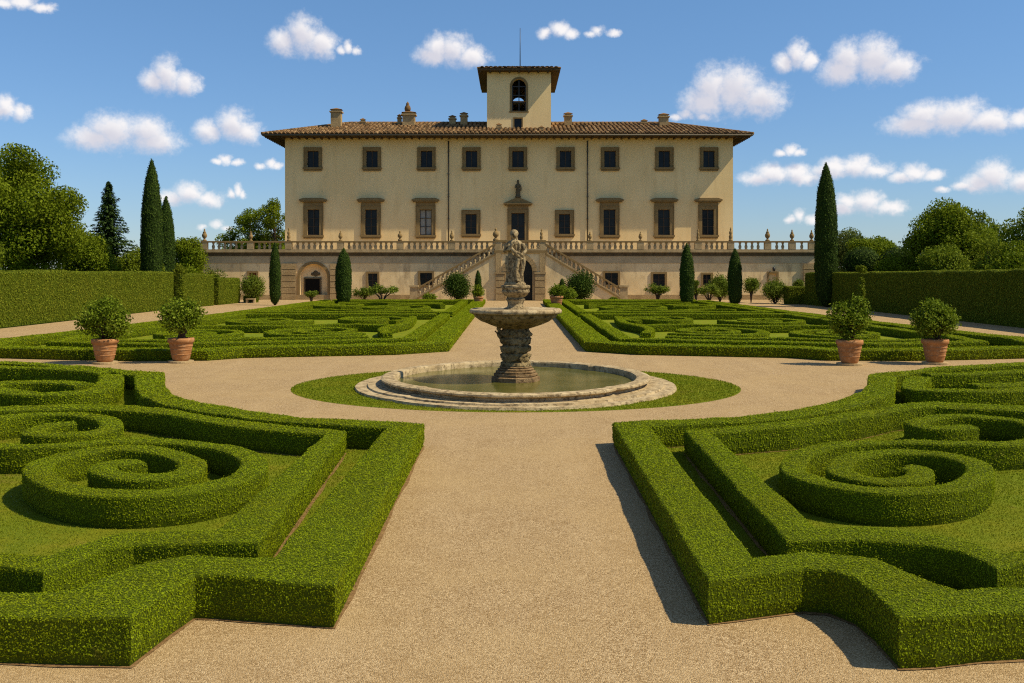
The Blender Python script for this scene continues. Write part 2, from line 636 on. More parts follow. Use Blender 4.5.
    def sample_faces(self, dens, faces=None):
        """random points on the faces already here; dens(centre array)->per m2"""
        V = np.array(self.V)
        T = []
        for f in (self.Fc if faces is None else [self.Fc[i] for i in faces]):
            for i in range(1, len(f) - 1):
                T.append((f[0], f[i], f[i + 1]))
        T = np.array(T)
        A, B, Cc = V[T[:, 0]], V[T[:, 1]], V[T[:, 2]]
        cr = np.cross(B - A, Cc - A)
        ar = np.linalg.norm(cr, axis=1) / 2
        nr = cr / (2 * ar[:, None] + 1e-12)
        cen = (A + B + Cc) / 3
        want = ar * dens(cen)
        cnt = np.floor(want + rng.random(len(want))).astype(int)
        idx = np.repeat(np.arange(len(T)), cnt)
        u, w = rng.random(len(idx)), rng.random(len(idx))
        fl = u + w > 1
        u[fl], w[fl] = 1 - u[fl], 1 - w[fl]
        P = A[idx] + (B - A)[idx] * u[:, None] + (Cc - A)[idx] * w[:, None]
        return P, nr[idx]

    def build(self, name, mats, parent=None, base=None):
        V = np.array(self.V, float).reshape(-1, 3)
        lv = [l[0].reshape(-1, 3) for l in self.leaf]
        allV = np.concatenate([V] + lv) if lv else V
        if parent is not None:
            off = np.array(WORLD.get(parent.name, (0, 0, 0)))
            loc = (0, 0, 0)
        else:
            if base is None:
                base = ((allV[:, 0].min() + allV[:, 0].max()) / 2, (allV[:, 1].min() + allV[:, 1].max()) / 2, allV[:, 2].min())
            off = np.array(base)
            loc = base
        allV = allV - off
        lens = [len(f) for f in self.Fc]
        loops = [i for f in self.Fc for i in f]
        nl = sum(len(l[0]) for l in self.leaf)
        loops = np.concatenate([np.array(loops, np.int32), np.arange(len(V), len(V) + 4 * nl, dtype=np.int32)])
        lens = np.concatenate([np.array(lens, np.int32), np.full(nl, 4, np.int32)])
        me = bpy.data.meshes.new(name)
        me.vertices.add(len(allV))
        me.vertices.foreach_set('co', allV.astype(np.float32).ravel())
        me.loops.add(len(loops))
        me.loops.foreach_set('vertex_index', loops.astype(np.int32))
        me.polygons.add(len(lens))
        st = np.zeros(len(lens), np.int32)
        st[1:] = np.cumsum(lens)[:-1]
        me.polygons.foreach_set('loop_start', st)
        mi = np.concatenate([np.array(self.Mi, np.int32)] + [np.full(len(l[0]), l[1], np.int32) for l in self.leaf])
        me.polygons.foreach_set('material_index', mi.astype(np.int32))
        sm = np.concatenate([np.array(self.Sm, bool), np.zeros(nl, bool)])
        me.polygons.foreach_set('use_smooth', sm)
        rn = np.concatenate([np.array(self.Rn, float)] + [l[2] for l in self.leaf]).astype(np.float32)
        me.update(calc_edges=True)
        a = me.attributes.new('rnd', 'FLOAT', 'FACE')
        a.data.foreach_set('value', rn)
        me.validate()
        for m in (mats if isinstance(mats, (list, tuple)) else [mats]):
            me.materials.append(MATS[m])
        o = bpy.data.objects.new(name, me)
        C.objects.link(o)
        o.location = loc
        if parent is not None:
            o.parent = parent
            WORLD[o.name] = tuple(off)
        else:
            WORLD[o.name] = tuple(loc)
        return o


WORLD = {}


def tag(o, label=None, cat=None, group=None, kind=None):
    if label:
        o['label'] = label
    if cat:
        o['category'] = cat
    if group:
        o['group'] = group
    if kind:
        o['kind'] = kind
    return o


def thing(name, label, cat, loc, group=None):
    o = bpy.data.objects.new(name, None)
    C.objects.link(o)
    o.location = loc
    o.empty_display_size = .3
    WORLD[o.name] = tuple(loc)
    return tag(o, label, cat, group)


def copy_tree(o, loc=None, parent=None, scale=None):
    c = o.copy()
    C.objects.link(c)
    if parent is not None:
        c.parent = parent
    if loc is not None:
        c.location = loc
    if scale is not None:
        c.scale = scale
    for ch in list(o.children):
        copy_tree(ch, parent=c)
    return c


# ------------------------------------------------------------------ ground, gravel, lawns
g = Geo().add([(-4000, -200, -.03), (4000, -200, -.03), (4000, 6000, -.03), (-4000, 6000, -.03)], [(0, 1, 2, 3)])
tag(g.build('ground', 'meadow'), kind='structure')
g = Geo().add([(-28.6, -12, 0), (28, -12, 0), (27.2, 100.9, 0), (-33, 100.9, 0), (-26, 92, 0)], [(0, 1, 2, 3, 4)])
tag(g.build('gravel_court', 'gravel'), kind='structure')


def flat(name, pts, z, m):
    g = Geo().add([(x, y, z) for x, y in pts], [tuple(range(len(pts)))])
    o = g.build(name, m)
    return tag(o, kind='structure')


# ------------------------------------------------------------------ clipped box hedges
HB = .41


def resample(pairs, step):
    out = []
    for i in range(len(pairs) - 1):
        a, b = pairs[i], pairs[i + 1]
        d = max(math.dist(a[0], b[0]), math.dist(a[1], b[1]))
        n = max(1, int(d / step))
        for k in range(n):
            t = k / n
            out.append(tuple(tuple(a[s][j] * (1 - t) + b[s][j] * t for j in range(2)) for s in range(2)))
    out.append(pairs[-1])
    return out


def catmull(pts, n=6):
    P = [np.array(p, float) for p in pts]
    P = [2 * P[0] - P[1]] + P + [2 * P[-1] - P[-2]]
    out = []
    for i in range(1, len(P) - 2):
        p0, p1, p2, p3 = P[i - 1:i + 3]
        for k in range(n):
            t = k / n
            out.append(.5 * (2 * p1 + (p2 - p0) * t + (2 * p0 - 5 * p1 + 4 * p2 - p3) * t * t + (3 * p1 - p0 - 3 * p2 + p3) * t ** 3))
    out.append(P[-2])
    return out


def offset_pairs(cl, w):
    cl = [np.array(p[:2], float) for p in cl]
    out = []
    for i, p in enumerate(cl):
        d = cl[min(i + 1, len(cl) - 1)] - cl[max(i - 1, 0)]
        d /= np.linalg.norm(d) + 1e-9
        n = np.array([-d[1], d[0]])
        out.append((tuple(p + n * w / 2), tuple(p - n * w / 2)))
    return out


def leaf_size(P, lo=.019, hi=.09, k=.0017):
    D = np.maximum(P[:, 1], 1)
    return np.clip(k * D, lo, hi)


def ribbon_geo(pairs, h, step, h2=None, jit=.012):
    """hedge body along pairs of (left,right) edge points; softly rounded top edges"""
    pr = resample(pairs, step)
    area = 0
    for i in range(len(pr) - 1):
        a, b, c, d = pr[i][0], pr[i][1], pr[i + 1][1], pr[i + 1][0]
        area += (a[0] - c[0]) * (b[1] - d[1]) - (b[0] - d[0]) * (a[1] - c[1])
    if area > 0:
        pr = [(b, a) for a, b in pr]
    g = Geo()
    rows = []
    n = len(pr)
    for i, (a, b) in enumerate(pr):
        a, b = np.array(a), np.array(b)
        hh = h if h2 is None else h + (h2 - h) * i / (n - 1)
        hh += mnoise.noise(Vector((a[0] * .9, a[1] * .9, 3))) * jit * 2.2
        e = (b - a)
        w = np.linalg.norm(e)
        e /= w + 1e-9
        r = min(.028, w * .2) if h < 1 else .10
        sec = [(a + e * .03, 0), (a + e * .0, hh * .3), (a, hh - r), (a + e * r * .3, hh - r * .3), (a + e * r, hh), ((a + b) / 2, hh + .01),
               (b - e * r, hh), (b - e * r * .3, hh - r * .3), (b, hh - r), (b, hh * .3), (b - e * .03, 0)]
        row = []
        for (p, z) in sec:
            q = Vector((p[0], p[1], z))
            nv = mnoise.noise_vector(q * 2.3) * jit if z > 0 else Vector((0, 0, 0))
            row.append((q.x + nv.x, q.y + nv.y, q.z + nv.z))
        rows.append(row)
    m = len(rows[0])
    v = [p for r_ in rows for p in r_]
    f = []
    for i in range(n - 1):
        for k in range(m - 1):
            f.append((i * m + k, (i + 1) * m + k, (i + 1) * m + k + 1, i * m + k + 1))
    f.append(tuple(range(m)))
    f.append(tuple((n - 1) * m + k for k in range(m - 1, -1, -1)))
    g.add(v, f, 0)
    # make sure faces look outwards
    a, b, c = (np.array(v[f[m // 2 - 1][k]]) for k in (0, 1, 2))
    if np.cross(b - a, c - a)[2] < 0:
        g.Fc = [q[::-1] for q in g.Fc]
    return g


def hedge(pairs, label, group=None, h=HB, step=.3, h2=None, leaf='box_leaf', cover=1.5, jit=.016, name='box_hedge', lo=.019, hi=.055):
    g = ribbon_geo(pairs, h, step, h2, jit)

    def dens(c):
        s = leaf_size(c, lo, hi)
        d = cover / (s * s * .5)
        return np.where(np.hypot(c[:, 0], c[:, 1]) > 5, d, d * .5)
    P, Nn = g.sample_faces(dens)
    P = P[:]
    s = leaf_size(P, lo, hi)
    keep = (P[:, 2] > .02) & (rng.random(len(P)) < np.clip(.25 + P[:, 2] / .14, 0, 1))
    P, Nn, s = P[keep], Nn[keep], s[keep]
    off = rng.uniform(-.35, .45, len(P)) * s + np.where(rng.random(len(P)) < .012, rng.uniform(.01, .045, len(P)), 0)
    P = P + Nn * off[:, None]
    g.cards(P, Nn, s, 1, aspect=.62, tilt=.36)
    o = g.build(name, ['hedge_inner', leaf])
    return tag(o, label, 'hedge', group)


def px_pairs(lst, z=HB):
    return [(G(a, b, z)[:2], G(c, d, z)[:2]) for a, b, c, d in lst]


def px_line(lst, w, z=HB, n=6):
    return offset_pairs(catmull([G(a, b, z)[:2] for a, b in lst], n), w)


NEAR_L = 'box hedges of the left near parterre'
NEAR_R = 'box hedges of the right near parterre'
LO = [(-200, 609, -200, 585), (0, 614, 0, 591), (95, 616, 50, 592), (131, 617, 75, 588), (150, 604, 105, 577), (172, 589, 135, 566), (195, 575, 165, 560),
      (215, 575, 190, 556), (335, 583, 274, 556), (424, 424, 387, 428), (384, 421.5, 347, 426), (308, 418.5, 308, 423.5), (250, 410, 250, 418),
      (210, 404, 210, 413), (185, 399, 180, 408), (172, 394, 158, 403), (166, 388, 143, 397), (164, 382, 136, 388), (164, 373, 135, 375.5), (122, 370, 118, 372.8),
      (90, 366, 90, 368.5), (0, 361.5, 0, 364), (-180, 355, -180, 357.5)]
LI = [(-200, 563, -200, 550), (0, 566, 0, 553), (43, 572, 48, 556), (75, 561, 78, 546), (107, 547, 112, 535), (134, 543, 138, 531), (258, 543, 216, 531),
      (346, 430, 325, 434), (308, 428, 300, 432.5), (254, 421.5, 241, 427), (200, 415.5, 196, 421), (163, 408.5, 160, 414), (135, 405.5, 133, 411),
      (100, 404.5, 100, 409.5), (54, 405, 54, 409.5), (0, 406, 0, 410.5), (-180, 404, -180, 408)]
hedge(px_pairs(LO), 'long clipped box hedge edging the whole left near parterre along the gravel', NEAR_L)
hedge(px_pairs(LI), 'inner clipped box hedge framing the lawn with the big scrolls on the left', NEAR_L)
LS = [(75, 423), (52, 425), (33, 430), (44, 434), (80, 433), (110, 427), (104, 418), (68, 413.5), (27, 414.5), (-10, 419), (-50, 428), (-45, 439), (0, 446),
      (50, 445), (100, 442), (150, 440), (195, 442), (232, 449), (254, 461), (246, 474), (215, 484), (170, 491), (125, 493), (80, 489), (48, 479), (38, 468),
      (55, 457), (95, 450), (135, 448.5), (170, 452), (190, 460), (190, 470), (165, 477), (130, 478), (106, 472), (106, 465), (124, 462), (134, 466)]
hedge(px_line(LS, .37), 'double scroll of clipped box hedge coiling on the left near lawn', NEAR_L)
hedge(px_line([(112, 374.5), (110, 382), (98, 389), (60, 392.5), (20, 392), (-12, 388), (-5, 383.5), (30, 381.5), (66, 382), (86, 385)], .55),
      'curled box hedge in the far compartment of the left near parterre', NEAR_L)
hedge(px_line([(-180, 360), (0, 366.5), (60, 369), (105, 372.5)], .42), 'straight box hedge behind the curled hedge in the left far compartment', NEAR_L)

RO = [(1230, 604, 1230, 580), (1024, 611, 1024, 587), (983, 613, 990, 589), (935, 618, 959, 591.5), (899, 619, 933, 584), (873, 594, 899, 570), (854, 580, 876, 559.5),
      (828, 570.5, 852, 556.5), (803, 569, 804, 553), (708, 580, 753, 557), (613, 422, 650, 426.5), (681, 419, 708, 422.5), (735, 416, 740, 421),
      (790, 410, 790, 417.5), (820, 405.5, 822, 413), (845, 398, 858, 406), (862, 391, 885, 397), (868, 384, 894, 390), (869, 374.5, 896, 376.5), (915, 370, 915, 372.8), (935, 367, 935, 369.5),
      (1024, 362.5, 1024, 365), (1210, 356, 1210, 358.5)]
RI = [(1230, 558, 1230, 543), (1024, 563, 1024, 549), (997, 569, 1000, 553), (985, 562, 982, 546), (959, 552, 950, 538), (923, 544.5, 905, 531), (876, 540, 876, 527.5),
      (852, 538.5, 852, 527), (786, 540, 817, 528), (684, 430, 711, 433), (735, 426.5, 740, 431), (790, 422, 790, 427.5), (820, 417.5, 822, 423), (858, 412, 860, 418),
      (885, 406, 894, 411), (912, 403, 918, 408), (934, 402, 936, 407), (994, 404, 994, 409), (1024, 405, 1024, 411), (1210, 404, 1210, 410)]
hedge(px_pairs(RO), 'long clipped box hedge edging the whole right near parterre along the gravel', NEAR_R)
hedge(px_pairs(RI), 'inner clipped box hedge framing the lawn with the big scrolls on the right', NEAR_R)
RS = [(906, 466), (919, 468), (917, 476), (890, 480), (860, 477), (839, 468), (848, 458), (875, 452.5), (915, 452), (955, 457), (979, 467), (974, 478), (950, 487),
      (910, 491), (865, 490), (820, 482), (795, 471), (797, 458), (822, 447), (862, 441.5), (905, 441), (960, 443.5), (1012, 442.5), (1042, 436), (1036, 425), (1005, 418.5), (960, 416),
      (928, 418), (915, 423), (927, 427.5), (950, 428), (970, 425.5)]
hedge(px_line(RS, .35), 'double scroll of clipped box hedge coiling on the right near lawn', NEAR_R)
hedge(px_line([(921, 377), (913, 384), (918, 389), (945, 390.5), (994, 390), (1030, 388.5), (1160, 384)], .5),
      'bent box hedge in the far compartment of the right near parterre', NEAR_R)
hedge(px_line([(972, 385), (1000, 384.5), (1030, 383.5), (1160, 378)], .5), 'short box hedge inside the bent one in the right far compartment', NEAR_R)
hedge(px_line([(926, 374.5), (975, 373.5), (1024, 371), (1160, 366)], .42), 'straight box hedge behind the bent hedge in the right far compartment', NEAR_R)


def soil_bed(pairs, z, extra=.055):
    out = []
    for a, b in resample(pairs, .12):
        a, b = np.array(a), np.array(b)
        e = (b - a) / (np.linalg.norm(b - a) + 1e-9)
        n1 = extra * (1 + 1.6 * mnoise.noise(Vector((a[0] * 2.3, a[1] * 1.3, 0))))
        n2 = extra * (1 + 1.6 * mnoise.noise(Vector((b[0] * 2.3, b[1] * 1.3, 5))))
        out.append((a - e * n1, b + e * n2))
    g = Geo()
    v = [(p[0], p[1], z) for pr in out for p in pr]
    g.add(v, [(2 * i, 2 * i + 1, 2 * i + 3, 2 * i + 2) for i in range(len(out) - 1)])
    tag(g.build('soil_bed', 'soil'), kind='structure')


soil_bed(px_pairs(LO), .008, .022)
soil_bed(px_pairs(RO), .008, .022)
soil_bed(px_pairs(LI), .012, .03)
soil_bed(px_pairs(RI), .012, .03)


def mid(pairs):
    return [tuple((np.array(a) * .5 + np.array(b) * .5)) for a, b in pairs]


lawn_l = mid(px_pairs(LO, 0.42))
lawn_r = mid(px_pairs(RO, 0.42))
flat('lawn', [(p[0], p[1]) for p in lawn_l], .004, 'lawn')
flat('lawn', [(p[0], p[1]) for p in lawn_r][::-1], .004, 'lawn')

# far parterres, mirrored about the axis of the avenue
AX = .2
WF = .75


def far_parterre(s, side, pots):
    grp = 'box hedges of the %s far parterre' % side

    def T(lst):
        return [(AX + s * u, d) for u, d in lst]

    def line(lst, w=.42, smooth=False):
        p = T(lst)
        return offset_pairs(catmull(p, 5) if smooth else p, w)

    def rect_pairs(lst, w):
        """closed or open polyline, mitred inside"""
        p = [np.array(q, float) for q in T(lst)]
        out = []
        for i, q in enumerate(p):
            if i == 0:
                d0 = d1 = p[1] - p[0]
            elif i == len(p) - 1:
                d0 = d1 = p[i] - p[i - 1]
            else:
                d0, d1 = p[i] - p[i - 1], p[i + 1] - p[i]
            d0, d1 = d0 / np.linalg.norm(d0), d1 / np.linalg.norm(d1)
            n0, n1 = np.array([-d0[1], d0[0]]), np.array([-d1[1], d1[0]])
            mdir = n0 + n1
            mdir /= np.linalg.norm(mdir) + 1e-9
            k = 1 / max(.5, float(mdir @ n0))
            out.append((tuple(q + mdir * w / 2 * k), tuple(q - mdir * w / 2 * k)))
        return out
    border = [(16.2, 89.5), (3.1, 89.5), (3.1, 38.5), (4.7, 37.2), (10.0, 35.9), (10.9, 34.95), (13.5, 34.85), (15.5, 35.2), (19.5, 36.2), (20.3, 40), (19.4, 46), (18.3, 58), (17.4, 72), (16.6, 88)]
    hedge(rect_pairs(border, 1.0), 'long low box hedge edging the %s far parterre behind the potted plants' % side, grp, step=.7, h=.36)
    flat('lawn', T(border)[::s], .005, 'lawn')
    hedge(rect_pairs([(4.35, 62), (4.35, 40.2), (10.2, 38.4), (13.4, 37.6), (17.8, 38.6), (18.2, 42), (17.4, 50), (16.9, 62), (4.9, 62)], .6),
          'box hedge frame of the front compartment in the %s far parterre' % side, grp, step=.7, h=.36)
    hedge(rect_pairs([(4.35, 87), (4.35, 65), (16.5, 65), (15.6, 87), (4.9, 87)], .6),
          'box hedge frame of the rear compartment in the %s far parterre' % side, grp, step=.7, h=.36)

    def spiral(cx, cy, r, turns, a0, sgn, tail=None):
        pts = []
        n = int(turns * 14)
        for i in range(n + 1):
            t = i / n
            rr = r * (.16 + .84 * t)
            a = a0 + sgn * 2 * math.pi * turns * t
            pts.append((cx + rr * math.cos(a), cy + rr * 1.25 * math.sin(a)))
        if tail:
            pts += tail
        return offset_pairs(T(pts), .42)
    hedge(spiral(14.2, 43.8, 2.3, 1.7, .4, 1), 'outer front scroll of box hedge in the %s far parterre' % side, grp, step=.5, h=.36)
    hedge(spiral(9.0, 45.4, 2.6, 1.8, 2.4, -1), 'inner front scroll of box hedge in the %s far parterre' % side, grp, step=.5, h=.36)
    hedge(spiral(13.6, 54.5, 2.4, 1.7, 1.2, -1), 'outer middle scroll of box hedge in the %s far parterre' % side, grp, step=.5, h=.36)
    hedge(spiral(8.2, 56.0, 2.3, 1.6, .2, 1), 'inner middle scroll of box hedge in the %s far parterre' % side, grp, step=.5, h=.36)
    hedge(spiral(9.0, 73.0, 3.0, 1.7, .2, 1), 'inner rear scroll of box hedge in the %s far parterre' % side, grp, step=.6, h=.36)
    hedge(spiral(13.2, 77.0, 2.4, 1.6, 1.6, -1), 'outer rear scroll of box hedge in the %s far parterre' % side, grp, step=.6, h=.36)
    hedge(line([(6.2, 41.6), (8.6, 40.9), (11.2, 40.4), (13.0, 39.4), (16.2, 39.6)], smooth=True), 'curved box hedge just inside the front of the %s far parterre' % side, grp, step=.5, h=.36)
    hedge(line([(5.9, 49.6), (8.5, 50.4), (11.5, 49.2), (14.5, 49.4), (16.2, 48.6)], smooth=True), 'wavy box hedge between the front and middle scrolls, %s far parterre' % side, grp, step=.6, h=.36)
    hedge(line([(6.0, 82.5), (9, 81.2), (12, 83), (14.5, 82.4)], smooth=True), 'wavy box hedge at the back of the %s far parterre' % side, grp, step=.6, h=.36)
    hedge(line([(5.6, 43.4), (6.3, 47.5), (5.7, 52), (6.0, 58.5)], smooth=True), 'long curved box hedge beside the avenue side of the %s front compartment' % side, grp, step=.6, h=.36)
    hedge(line([(5.6, 66.8), (7.5, 68), (10.5, 67.2), (13, 69), (15, 68)], smooth=True), 'wavy box hedge at the front of the rear compartment, %s far parterre' % side, grp, step=.6, h=.36)
    hedge(line([(5.6, 78), (6.8, 79.5), (10, 78.6)], smooth=True), 'short curved box hedge behind the inner rear scroll, %s far parterre' % side, grp, step=.6, h=.36)


far_parterre(-1, 'left', '')
far_parterre(1, 'right', '')

# grass oval round the fountain and grass blades of the near lawns
FX, FD = .1, 27.1
oval = [(FX + 6.0 * math.cos(2 * math.pi * k / 72), FD + 4.95 * math.sin(2 * math.pi * k / 72)) for k in range(72)]
flat('lawn', oval, .004, 'lawn')


def inside(poly, P):
    x, y = P[:, 0], P[:, 1]
    c = np.zeros(len(P), bool)
    n = len(poly)
    for i in range(n):
        x1, y1 = poly[i]
        x2, y2 = poly[i - 1]
        if y1 == y2:
            continue
        c ^= ((y1 > y) != (y2 > y)) & (x < (x2 - x1) * (y - y1) / (y2 - y1) + x1)
    return c


def blades(polys, dens, dmax=34):
    g = Geo()
    for poly in polys:
        a = np.array(poly)
        lo, hi = a.min(0), a.max(0)
        lo[0] = max(lo[0], -17)
        hi[0] = min(hi[0], 17)
        hi[1] = min(hi[1], dmax)
        n = int((hi[0] - lo[0]) * (hi[1] - lo[1]) * dens)
        P = np.column_stack([rng.uniform(lo[0], hi[0], n), rng.uniform(lo[1], hi[1], n)])
        k = inside(poly, P) & (np.abs(P[:, 0]) < P[:, 1] * .56 + .8)
        k &= rng.random(n) < np.clip((13.0 / P[:, 1]) ** 1.3, .25, 1)
        P = P[k]
        s = np.clip(.0019 * P[:, 1], .022, .05)
        P3 = np.column_stack([P, .004 + s * .28])
        Nn = np.column_stack([rng.normal(0, 1, len(P)), rng.normal(0, 1, len(P)), rng.uniform(0, .7, len(P))])
        up = np.tile([0, 0, 1.0], (len(P), 1)) + rng.normal(0, .45, (len(P), 3))
        g.cards(P3, Nn, s, 0, aspect=.34, up=up, tilt=.1)
    o = g.build('lawn_grass', ['grass_blade'], base=(0, 15, 0))
    return tag(o, 'short mown grass covering the near lawns and the fountain oval', 'grass', kind='stuff')


blades([lawn_l, lawn_r, oval], 2000)

# tall clipped hedges beside the garden
SIDE = 'tall hedges walling the garden'


def tall(lst, w, label, h, h2=None):
    return hedge(offset_pairs(lst, w), label, SIDE, h=h, h2=h2, step=1.0, leaf='hedge_leaf', cover=1.7, jit=.05, name='tall_hedge', lo=.05, hi=.10)


tall([(-29.6, 26), (-28.6, 50), (-27.5, 78.0)], 2.2, 'long tall clipped hedge in sunlight along the left path', 3.25, 2.85)
tall([(-27.1, 78.9), (-26.3, 85.2)], 1.9, 'middle stretch of sunny tall hedge past the gap on the left', 2.8, 2.6)
tall([(-26.0, 86.2), (-25.6, 91.6)], 1.4, 'short end stretch of sunny tall hedge nearest the terrace', 2.35, 2.2)
tall([(29.4, 24), (28.4, 50), (27.6, 74), (26.7, 87.4)], 2.2, 'long tall clipped hedge in deep shade along the right path', 3.35, 2.75)
tall([(24.3, 88.6), (25.9, 88.6)], 1.6, 'lower block of dark hedge at the terrace end of the right path', 1.55)
tall([(-25.0, 93.6), (-23.8, 93.4)], .7, 'low dark hedge stub near the left end of the terrace', .6)

# ------------------------------------------------------------------ villa
DV = 107.0
ZT = 5.0           # terrace floor
vx0, vx1 = qx(285, DV), qx(733, DV)
EZ = 17.1
DB = DV + 12.0
villa = thing('villa', 'large cream villa with tiled hip roof, square bell tower and two rows of windows', 'building', (0, DV, ZT))

UP = [313, 372, 426.5, 471.5, 518, 565.5, 610, 664.3, 709]
LOW = [(313.5, 1), (371, 1), (425.7, 2), (471, 0), (518, 3), (564.5, 0), (609.5, 1), (664, 1), (708, 1)]
holes = []
for x in UP:
    holes.append((qx(x - 5.8, DV), qx(x + 5.8, DV), qz(167.5, DV), qz(150.8, DV)))
for x, k in LOW:
    if k == 3:
        holes.append((qx(x - 6.7, DV), qx(x + 6.7, DV), ZT + .02, qz(213, DV)))
    elif k == 0:
        holes.append((qx(x - 5.6, DV), qx(x + 5.6, DV), qz(234, DV), qz(214, DV)))
    else:
        holes.append((qx(x - 6.0, DV), qx(x + 6.0, DV), qz(235, DV), qz(209.5, DV)))
g = Geo()
g.wall(vx0, vx1, ZT, EZ, DV, holes)
for h in holes:
    g.reveal(h, DV, DV + .4)
g.add([(vx0, DV, ZT), (vx0, DB, ZT), (vx0, DB, EZ), (vx0, DV, EZ)], [(3, 2, 1, 0)])
g.add([(vx1, DV, ZT), (vx1, DB, ZT), (vx1, DB, EZ), (vx1, DV, EZ)], [(0, 1, 2, 3)])
g.add([(vx0, DB, ZT), (vx1, DB, ZT), (vx1, DB, EZ), (vx0, DB, EZ)], [(3, 2, 1, 0)])
g.build('wall', ['stucco'], villa)


def window(h, hood, kind, idx):
    xa, xb, za, zb = h[:4]
    fw = .37 if kind != 'up' else .31
    y0, y1 = DV - .13, DV + .02
    g = Geo()
    g.box(xa - fw, xa, y0, y1, za, zb + fw)
    g.box(xb, xb + fw, y0, y1, za, zb + fw)
    g.box(xa, xb, y0, y1, zb, zb + fw)
    iw = .10
    g.box(xa - fw - .05, xa - fw - .002, y0 - .05, y1, za, zb + fw + .05)
    g.box(xb + fw + .002, xb + fw + .05, y0 - .05, y1, za, zb + fw + .05)
    g.box(xa - fw, xb + fw, y0 - .05, y1 - .01, zb + fw + .002, zb + fw + .06)
    if hood:
        g.box(xa - fw - .02, xb + fw + .02, y0 - .03, y1, zb + fw + .064, zb + fw + .42)
    nm = 'door' if kind == 'door' else 'window'
    fr = g.build(nm, ['brown_stone'], villa)
    if kind != 'door':
        s = Geo().box(xa - fw - .12, xb + fw + .12, y0 - .14, y1, za - .2, za - .002)
        s.box(xa - fw - .02, xb + fw + .02, y0 - .04, y1, za - .38, za - .203)
        s.build('sill', ['brown_stone'], fr)
    if hood:
        t = Geo()
        z = zb + fw + .424
        ex = .45
        t.box(xa - fw - ex + .12, xb + fw + ex - .12, y0 - .28, y1, z, z + .12)
        t.box(xa - fw - ex, xb + fw + ex, y0 - .42, y1, z + .122, z + .26)
        if kind == 'door':
            zz = z + .263
            cx = (xa + xb) / 2
            t.prism_y([(cx - 1.5, zz), (cx + 1.5, zz), (cx + .35, zz + .5), (cx - .35, zz + .5)], y0 - .3, y1)
        else:
            zz = z + .263
            t.prism_y([(xa - fw - ex, zz), (xb + fw + ex, zz), (xb + fw, zz + .16), (xa - fw, zz + .16)], y0 - .36, y1)
        t.build('hood', ['brown_stone'], fr)
    p = Geo()
    yp = DV + .26
    if idx in (2,) and kind == 'low':
        p.add([(xa, yp, za), (xb, yp, za), (xb, yp, zb), (xa, yp, zb)], [(0, 1, 2, 3)])
        p.build('curtain', ['curtain'], fr)
    else:
        p.add([(xa, yp, za), (xb, yp, za), (xb, yp, zb), (xa, yp, zb)], [(0, 1, 2, 3)])
        p.build('pane', ['glass_pane'], fr)
    s = Geo()
    cx = (xa + xb) / 2
    ys0, ys1 = DV + .17, DV + .23
    bw = .07
    s.box(xa, xa + bw, ys0, ys1, za, zb)
    s.box(xb - bw, xb, ys0, ys1, za, zb)
    s.box(cx - .05, cx + .05, ys0, ys1, za, zb)
    s.box(xa + bw, xb - bw, ys0 + .004, ys1 - .004, za, za + bw)
    s.box(xa + bw, xb - bw, ys0 + .004, ys1 - .004, zb - bw, zb)
    if kind != 'up':
        for q in (.33, .66):
            zz = za + (zb - za) * q
            s.box(xa + bw, xb - bw, ys0 + .01, ys1 - .01, zz - .025, zz + .025)
    s.build('sash', ['sash_wood'], fr)
    return fr


for i, h in enumerate(holes[:9]):
    window(h, False, 'up', i)
for i, h in enumerate(holes[9:]):
    k = LOW[i][1]
    fr = window(h, k in (1, 2, 3), 'door' if k == 3 else 'low', i)
    if k == 3:
        cx = (h[0] + h[1]) / 2
        zb = h[3] + .42 + .424 + .263 + .5
        st = Geo()
        st.lathe([(.30, 0), (.30, .18), (.22, .22), (.26, .5), (.24, .85), (.16, 1.05), (.24, 1.25), (.22, 1.45), (.08, 1.55), (.10, 1.62), (.13, 1.75), (.10, 1.88), (.02, 1.93)],
                 (cx, DV - .25, zb), 12, sy=.8)
        st.tube([(cx - .2, DV - .3, zb + 1.4), (cx - .3, DV - .4, zb + 1.1), (cx - .08, DV - .5, zb + .95)], [.08, .07, .06], 6)
        st.tube([(cx + .2, DV - .3, zb + 1.4), (cx + .32, DV - .3, zb + 1.05), (cx + .3, DV - .35, zb + .75)], [.08, .07, .06], 6)
        st.build('statue', ['dark_stone'], fr)

for x in (448.5, 587.5):
    X = qx(x, DV - .1)
    g = Geo().tube([(X, DV - .12, ZT), (X, DV - .12, EZ - .3)], [.065, .065], 8)
    for z in np.arange(ZT + 1, EZ, 2.4):
        g.box(X - .1, X + .1, DV - .2, DV, z, z + .08)
    g.build('drainpipe', ['pipe_metal'], villa)


